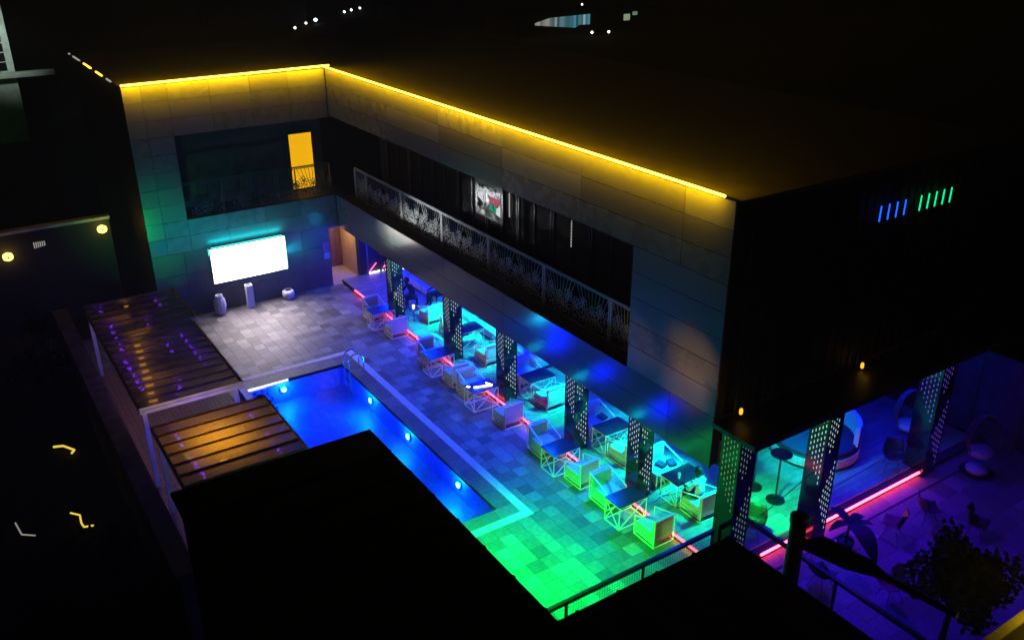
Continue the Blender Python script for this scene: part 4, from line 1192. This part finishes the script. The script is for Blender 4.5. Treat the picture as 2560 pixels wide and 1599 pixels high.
for k in range(6): MB().box((0, -.22 + k * .075, -.12 + .01 * k), (.03, -.19 + k * .075, .12)).build('louvre', E['pale_glow'], t)
def rope(pts, m, r, lb):
    o = MB().path(pts, r, 6).build('light_rope', m); tag(o, lb, 'light rope', 'bent light ropes on the dark ground')
E['rope_y'] = emis('rope_yellow', (1, .72, .08), .9); E['rope_w'] = emis('rope_white', (.8, .75, .6), .35)
rope([(-27.55, .98, .05), (-27.45, 1.25, .05), (-27.0, 1.5, .05), (-26.85, 1.4, .05)], E['rope_y'], .035, 'hooked yellow light rope on the dark ground at the far left')
rope([(-23.6, .85, .05), (-23.35, 1.05, .05), (-22.95, 1.02, .05), (-22.72, 1.05, .05), (-22.65, 1.28, .05)], E['rope_y'], .025, 'zigzag yellow light rope on the dark ground near the garden wall')
rope([(-23.95, -.48, .05), (-23.3, -.4, .05), (-23.05, -.1, .05)], E['rope_w'], .02, 'faint white light rope at the left edge of the picture')
# dark shrubs outside the wall
for i, (x, y, s, lb) in enumerate(((-31.5, 1.3, 1.1, 'dark bush behind the garden wall at its far end'), (-30.2, -2.2, 1.3, 'dark bush on the dark ground beyond the hooked light rope'), (-19.6, .8, 1.1, 'dark bush behind the garden wall beside the amber pergola'), (-35.5, 2.0, 1.0, 'dark bush in the corner between the two dark walls'))):
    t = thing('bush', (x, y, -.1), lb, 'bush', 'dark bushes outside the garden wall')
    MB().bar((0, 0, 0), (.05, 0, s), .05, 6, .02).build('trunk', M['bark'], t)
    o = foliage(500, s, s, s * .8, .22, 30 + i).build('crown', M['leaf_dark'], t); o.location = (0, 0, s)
# dark tree bottom right
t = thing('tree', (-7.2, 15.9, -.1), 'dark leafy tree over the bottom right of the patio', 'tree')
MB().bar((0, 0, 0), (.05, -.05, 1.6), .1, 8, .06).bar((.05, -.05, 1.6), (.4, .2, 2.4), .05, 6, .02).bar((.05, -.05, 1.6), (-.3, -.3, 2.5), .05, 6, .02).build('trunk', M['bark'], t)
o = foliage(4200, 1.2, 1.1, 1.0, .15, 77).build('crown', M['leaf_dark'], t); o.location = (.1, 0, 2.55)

# ------------------------------------------------------------------ far background
rf = random.Random(14)
t = thing('tower_block', (-75, 6.25, -.1), 'pale tower block with a column of small dark panes at the top left edge', 'building')
MB().box((-9, -12, 0), (-.1, 0, 13)).build('wall', M['concrete_pale'], t)
MB().box((-.095, -12, 4.7), (.5, 2.5, 5.05)).build('ledge', M['concrete_pale'], t)
for k in range(5):
    for j in range(3):
        MB().box((-.09, -1.08 - j * .7, 5.18 + k * .66), (-.03, -.47 - j * .7, 5.74 + k * .66)).build('window', M['dark_glass'], t)
lamp('SPOT', (-69, 4.5, 9), (.75, 1, .85), 1500, t, .3, (-75.1, 5.6, 7.0), 60, 1)  # unseen spot added to brighten the pale tower
# lit hall
t = thing('market_hall', (-105, 72, -.1), 'distant dark hall with a glowing bluish glazed front', 'building')
MB().box((-8, -2, 0), (0, 12.0, 2.75)).build('wall', M['dark_wall'], t)
MB().box((-9, -3, 2.76), (.3, 13, 2.95)).build('roof', M['roof_sheet_dark'], t)
cols_ = [(.75, .70, .60), (.55, .6, .6), (.2, .45, .55), (.35, .65, .75), (.1, .4, .5), (.6, .85, .95)]
def interp(v, P):
    for (a, p), (b, q) in zip(P[:-1], P[1:]):
        if a <= v <= b: return p + (q - p) * (v - a) / (b - a)
    return P[-1][1]
for k in range(23):
    f = k / 22; y = .95 + k * .415
    c = cols_[min(5, max(0, int(f * 5 + rf.uniform(-.8, 1.2))))]
    zt = interp(y + 72, [(72, 1.7), (75.3, 2.42), (85, 2.62)]); zl = interp(y + 72, [(72, 1.65), (75.3, 1.3), (79.8, .85), (80.4, 1.2), (85, 1.1)])
    MB().box((.01, y, zl), (.05, y + .40, zt)).build('glass_panel', emis('hall_glass', c, rf.uniform(.15, .85) * (.6 + .4 * f)), t)
t = thing('shop_front', (-105, 87.5, -.1), 'small distant shop with a greenish lit window', 'building')
MB().box((-6, -1, 0), (0, 6, 2.75)).build('wall', M['dark_wall'], t)
w = MB().box((.0, 1.1, 1.2), (.04, 4.0, 2.5)).build('window', M['black_metal'], t)
for k, (a, b, z0, z1) in enumerate(((1.2, 2.4, 1.3, 2.2), (2.85, 3.8, 1.95, 2.45))): MB().box((.045, a, z0), (.06, b, z1)).build('pane', emis('shop_glass', (.55, .75, .4) if k == 0 else (.3, .5, .4), .5), w)
MB().box((-7, -2, 2.76), (.3, 7, 2.95)).build('roof', M['roof_sheet_dark'], t)
far = [(-169.7, 48.8, 'far', 'white', 'distant white street lamp farthest to the left in the night'), (-165.9, 59.5, 'far', 'white', 'distant street lamp alone between the left lamp and the row of three'),
 (-141.6, 55.7, 'far', 'cold', 'brightest distant lamp, cold white, below the others'), (-138.6, 52.9, 'far', 'white', 'distant lamp just left of the brightest cold one'), (-133.3, 49.1, 'far', 'white', 'lowest distant lamp of the left cluster'),
 (-152, 65.2, 'far', 'cold', 'left lamp of the distant row of three'), (-154.5, 67.6, 'far', 'cold', 'middle lamp of the distant row of three'), (-157, 70.4, 'far', 'cold', 'right lamp of the distant row of three'),
 (-139.2, 107.4, 'far', 'white', 'distant lamp above the glowing hall front'), (-103.3, 81.6, 'far', 'white', 'small distant lamp just below the glowing hall'), (-102.5, 84.0, 'far', 'white', 'small distant lamp low on the right of the glowing hall')]
for i, (x, y, _, c, lb) in enumerate(far):
    t = thing('street_lamp', (x * .985, y * .985, -.1), lb, 'street lamp', 'distant lamps in the night')
    r = .28 if c == 'cold' and i == 2 else .2
    MB().bar((0, 0, 0), (0, 0, .3), .06, 6).build('post', M['black_metal'], t)
    MB().lathe([(.05, .3), (r, .3 + r * .6), (r, .3 + r * 1.3), (.05, .3 + 1.9 * r)], 10).build('lamp_head', E['far_cold'] if c == 'cold' else E['far_white'], t, True)
for i, (x, y, sx, sy, h, lb) in enumerate(((-150, 40, 9, 14, 3.5, 'dark distant house near the left lamps'), (-132, 62, 8, 12, 3.2, 'dark distant house below the row of three lamps'), (-95, 40, 9, 12, 3.4, 'dark house behind the club building'))):
    t = thing('house', (x, y, -.1), lb, 'house', 'dark houses in the night')
    MB().box((0, 0, 0), (sx, sy, h)).build('wall', M['dark_wall'], t)
    b = MB(); e = .5
    b.face([(-e, -e, h), (sx + e, -e, h), (sx + e, sy / 2, h + 1.6), (-e, sy / 2, h + 1.6)]); b.face([(sx + e, sy + e, h), (-e, sy + e, h), (-e, sy / 2, h + 1.6), (sx + e, sy / 2, h + 1.6)])
    b.face([(-e, -e, h), (-e, sy / 2, h + 1.6), (-e, sy + e, h)]); b.face([(sx + e, -e, h), (sx + e, sy + e, h), (sx + e, sy / 2, h + 1.6)])
    b.build('roof', M['roof_sheet_dark'], t)
# broken light line on the far roof edge of the club
t = thing('roof_edge_lamps', (-40, 6.18, 9.38), 'broken row of dim lamps along the far left roof edge of the club', 'lights')
for x0, x1, m in ((-6.3, -6.1, 'pale_glow'), (-5.2, -3.6, 'pale_glow'), (-2.6, -1.0, 'yellow_bar'), (.1, 1.3, 'yellow_bar'), (2.2, 3.0, 'pale_glow')):
    MB().box((x0, -.03, 0), (x1, .03, .05)).build('lamp_bar', E[m], t)

# ------------------------------------------------------------------ added haze that gives the lamps a bloom
hz = MB().box((-200, -60, -2.2), (20, 130, 17.5))
o = hz.build('bloom_haze', None); o.data.materials.clear(); o['kind'] = 'stuff'
hm = bpy.data.materials.new('bloom_haze'); hm.use_nodes = True; nt = hm.node_tree; nt.nodes.clear()
ho = nt.nodes.new("ShaderNodeOutputMaterial"); hv = nt.nodes.new("ShaderNodeVolumePrincipled")
hv.inputs["Color"].default_value = (.9, .9, .9, 1); hv.inputs["Density"].default_value = .0024; hv.inputs["Anisotropy"].default_value = .2
nt.links.new(hv.outputs[0], ho.inputs["Volume"]); o.data.materials.append(hm)
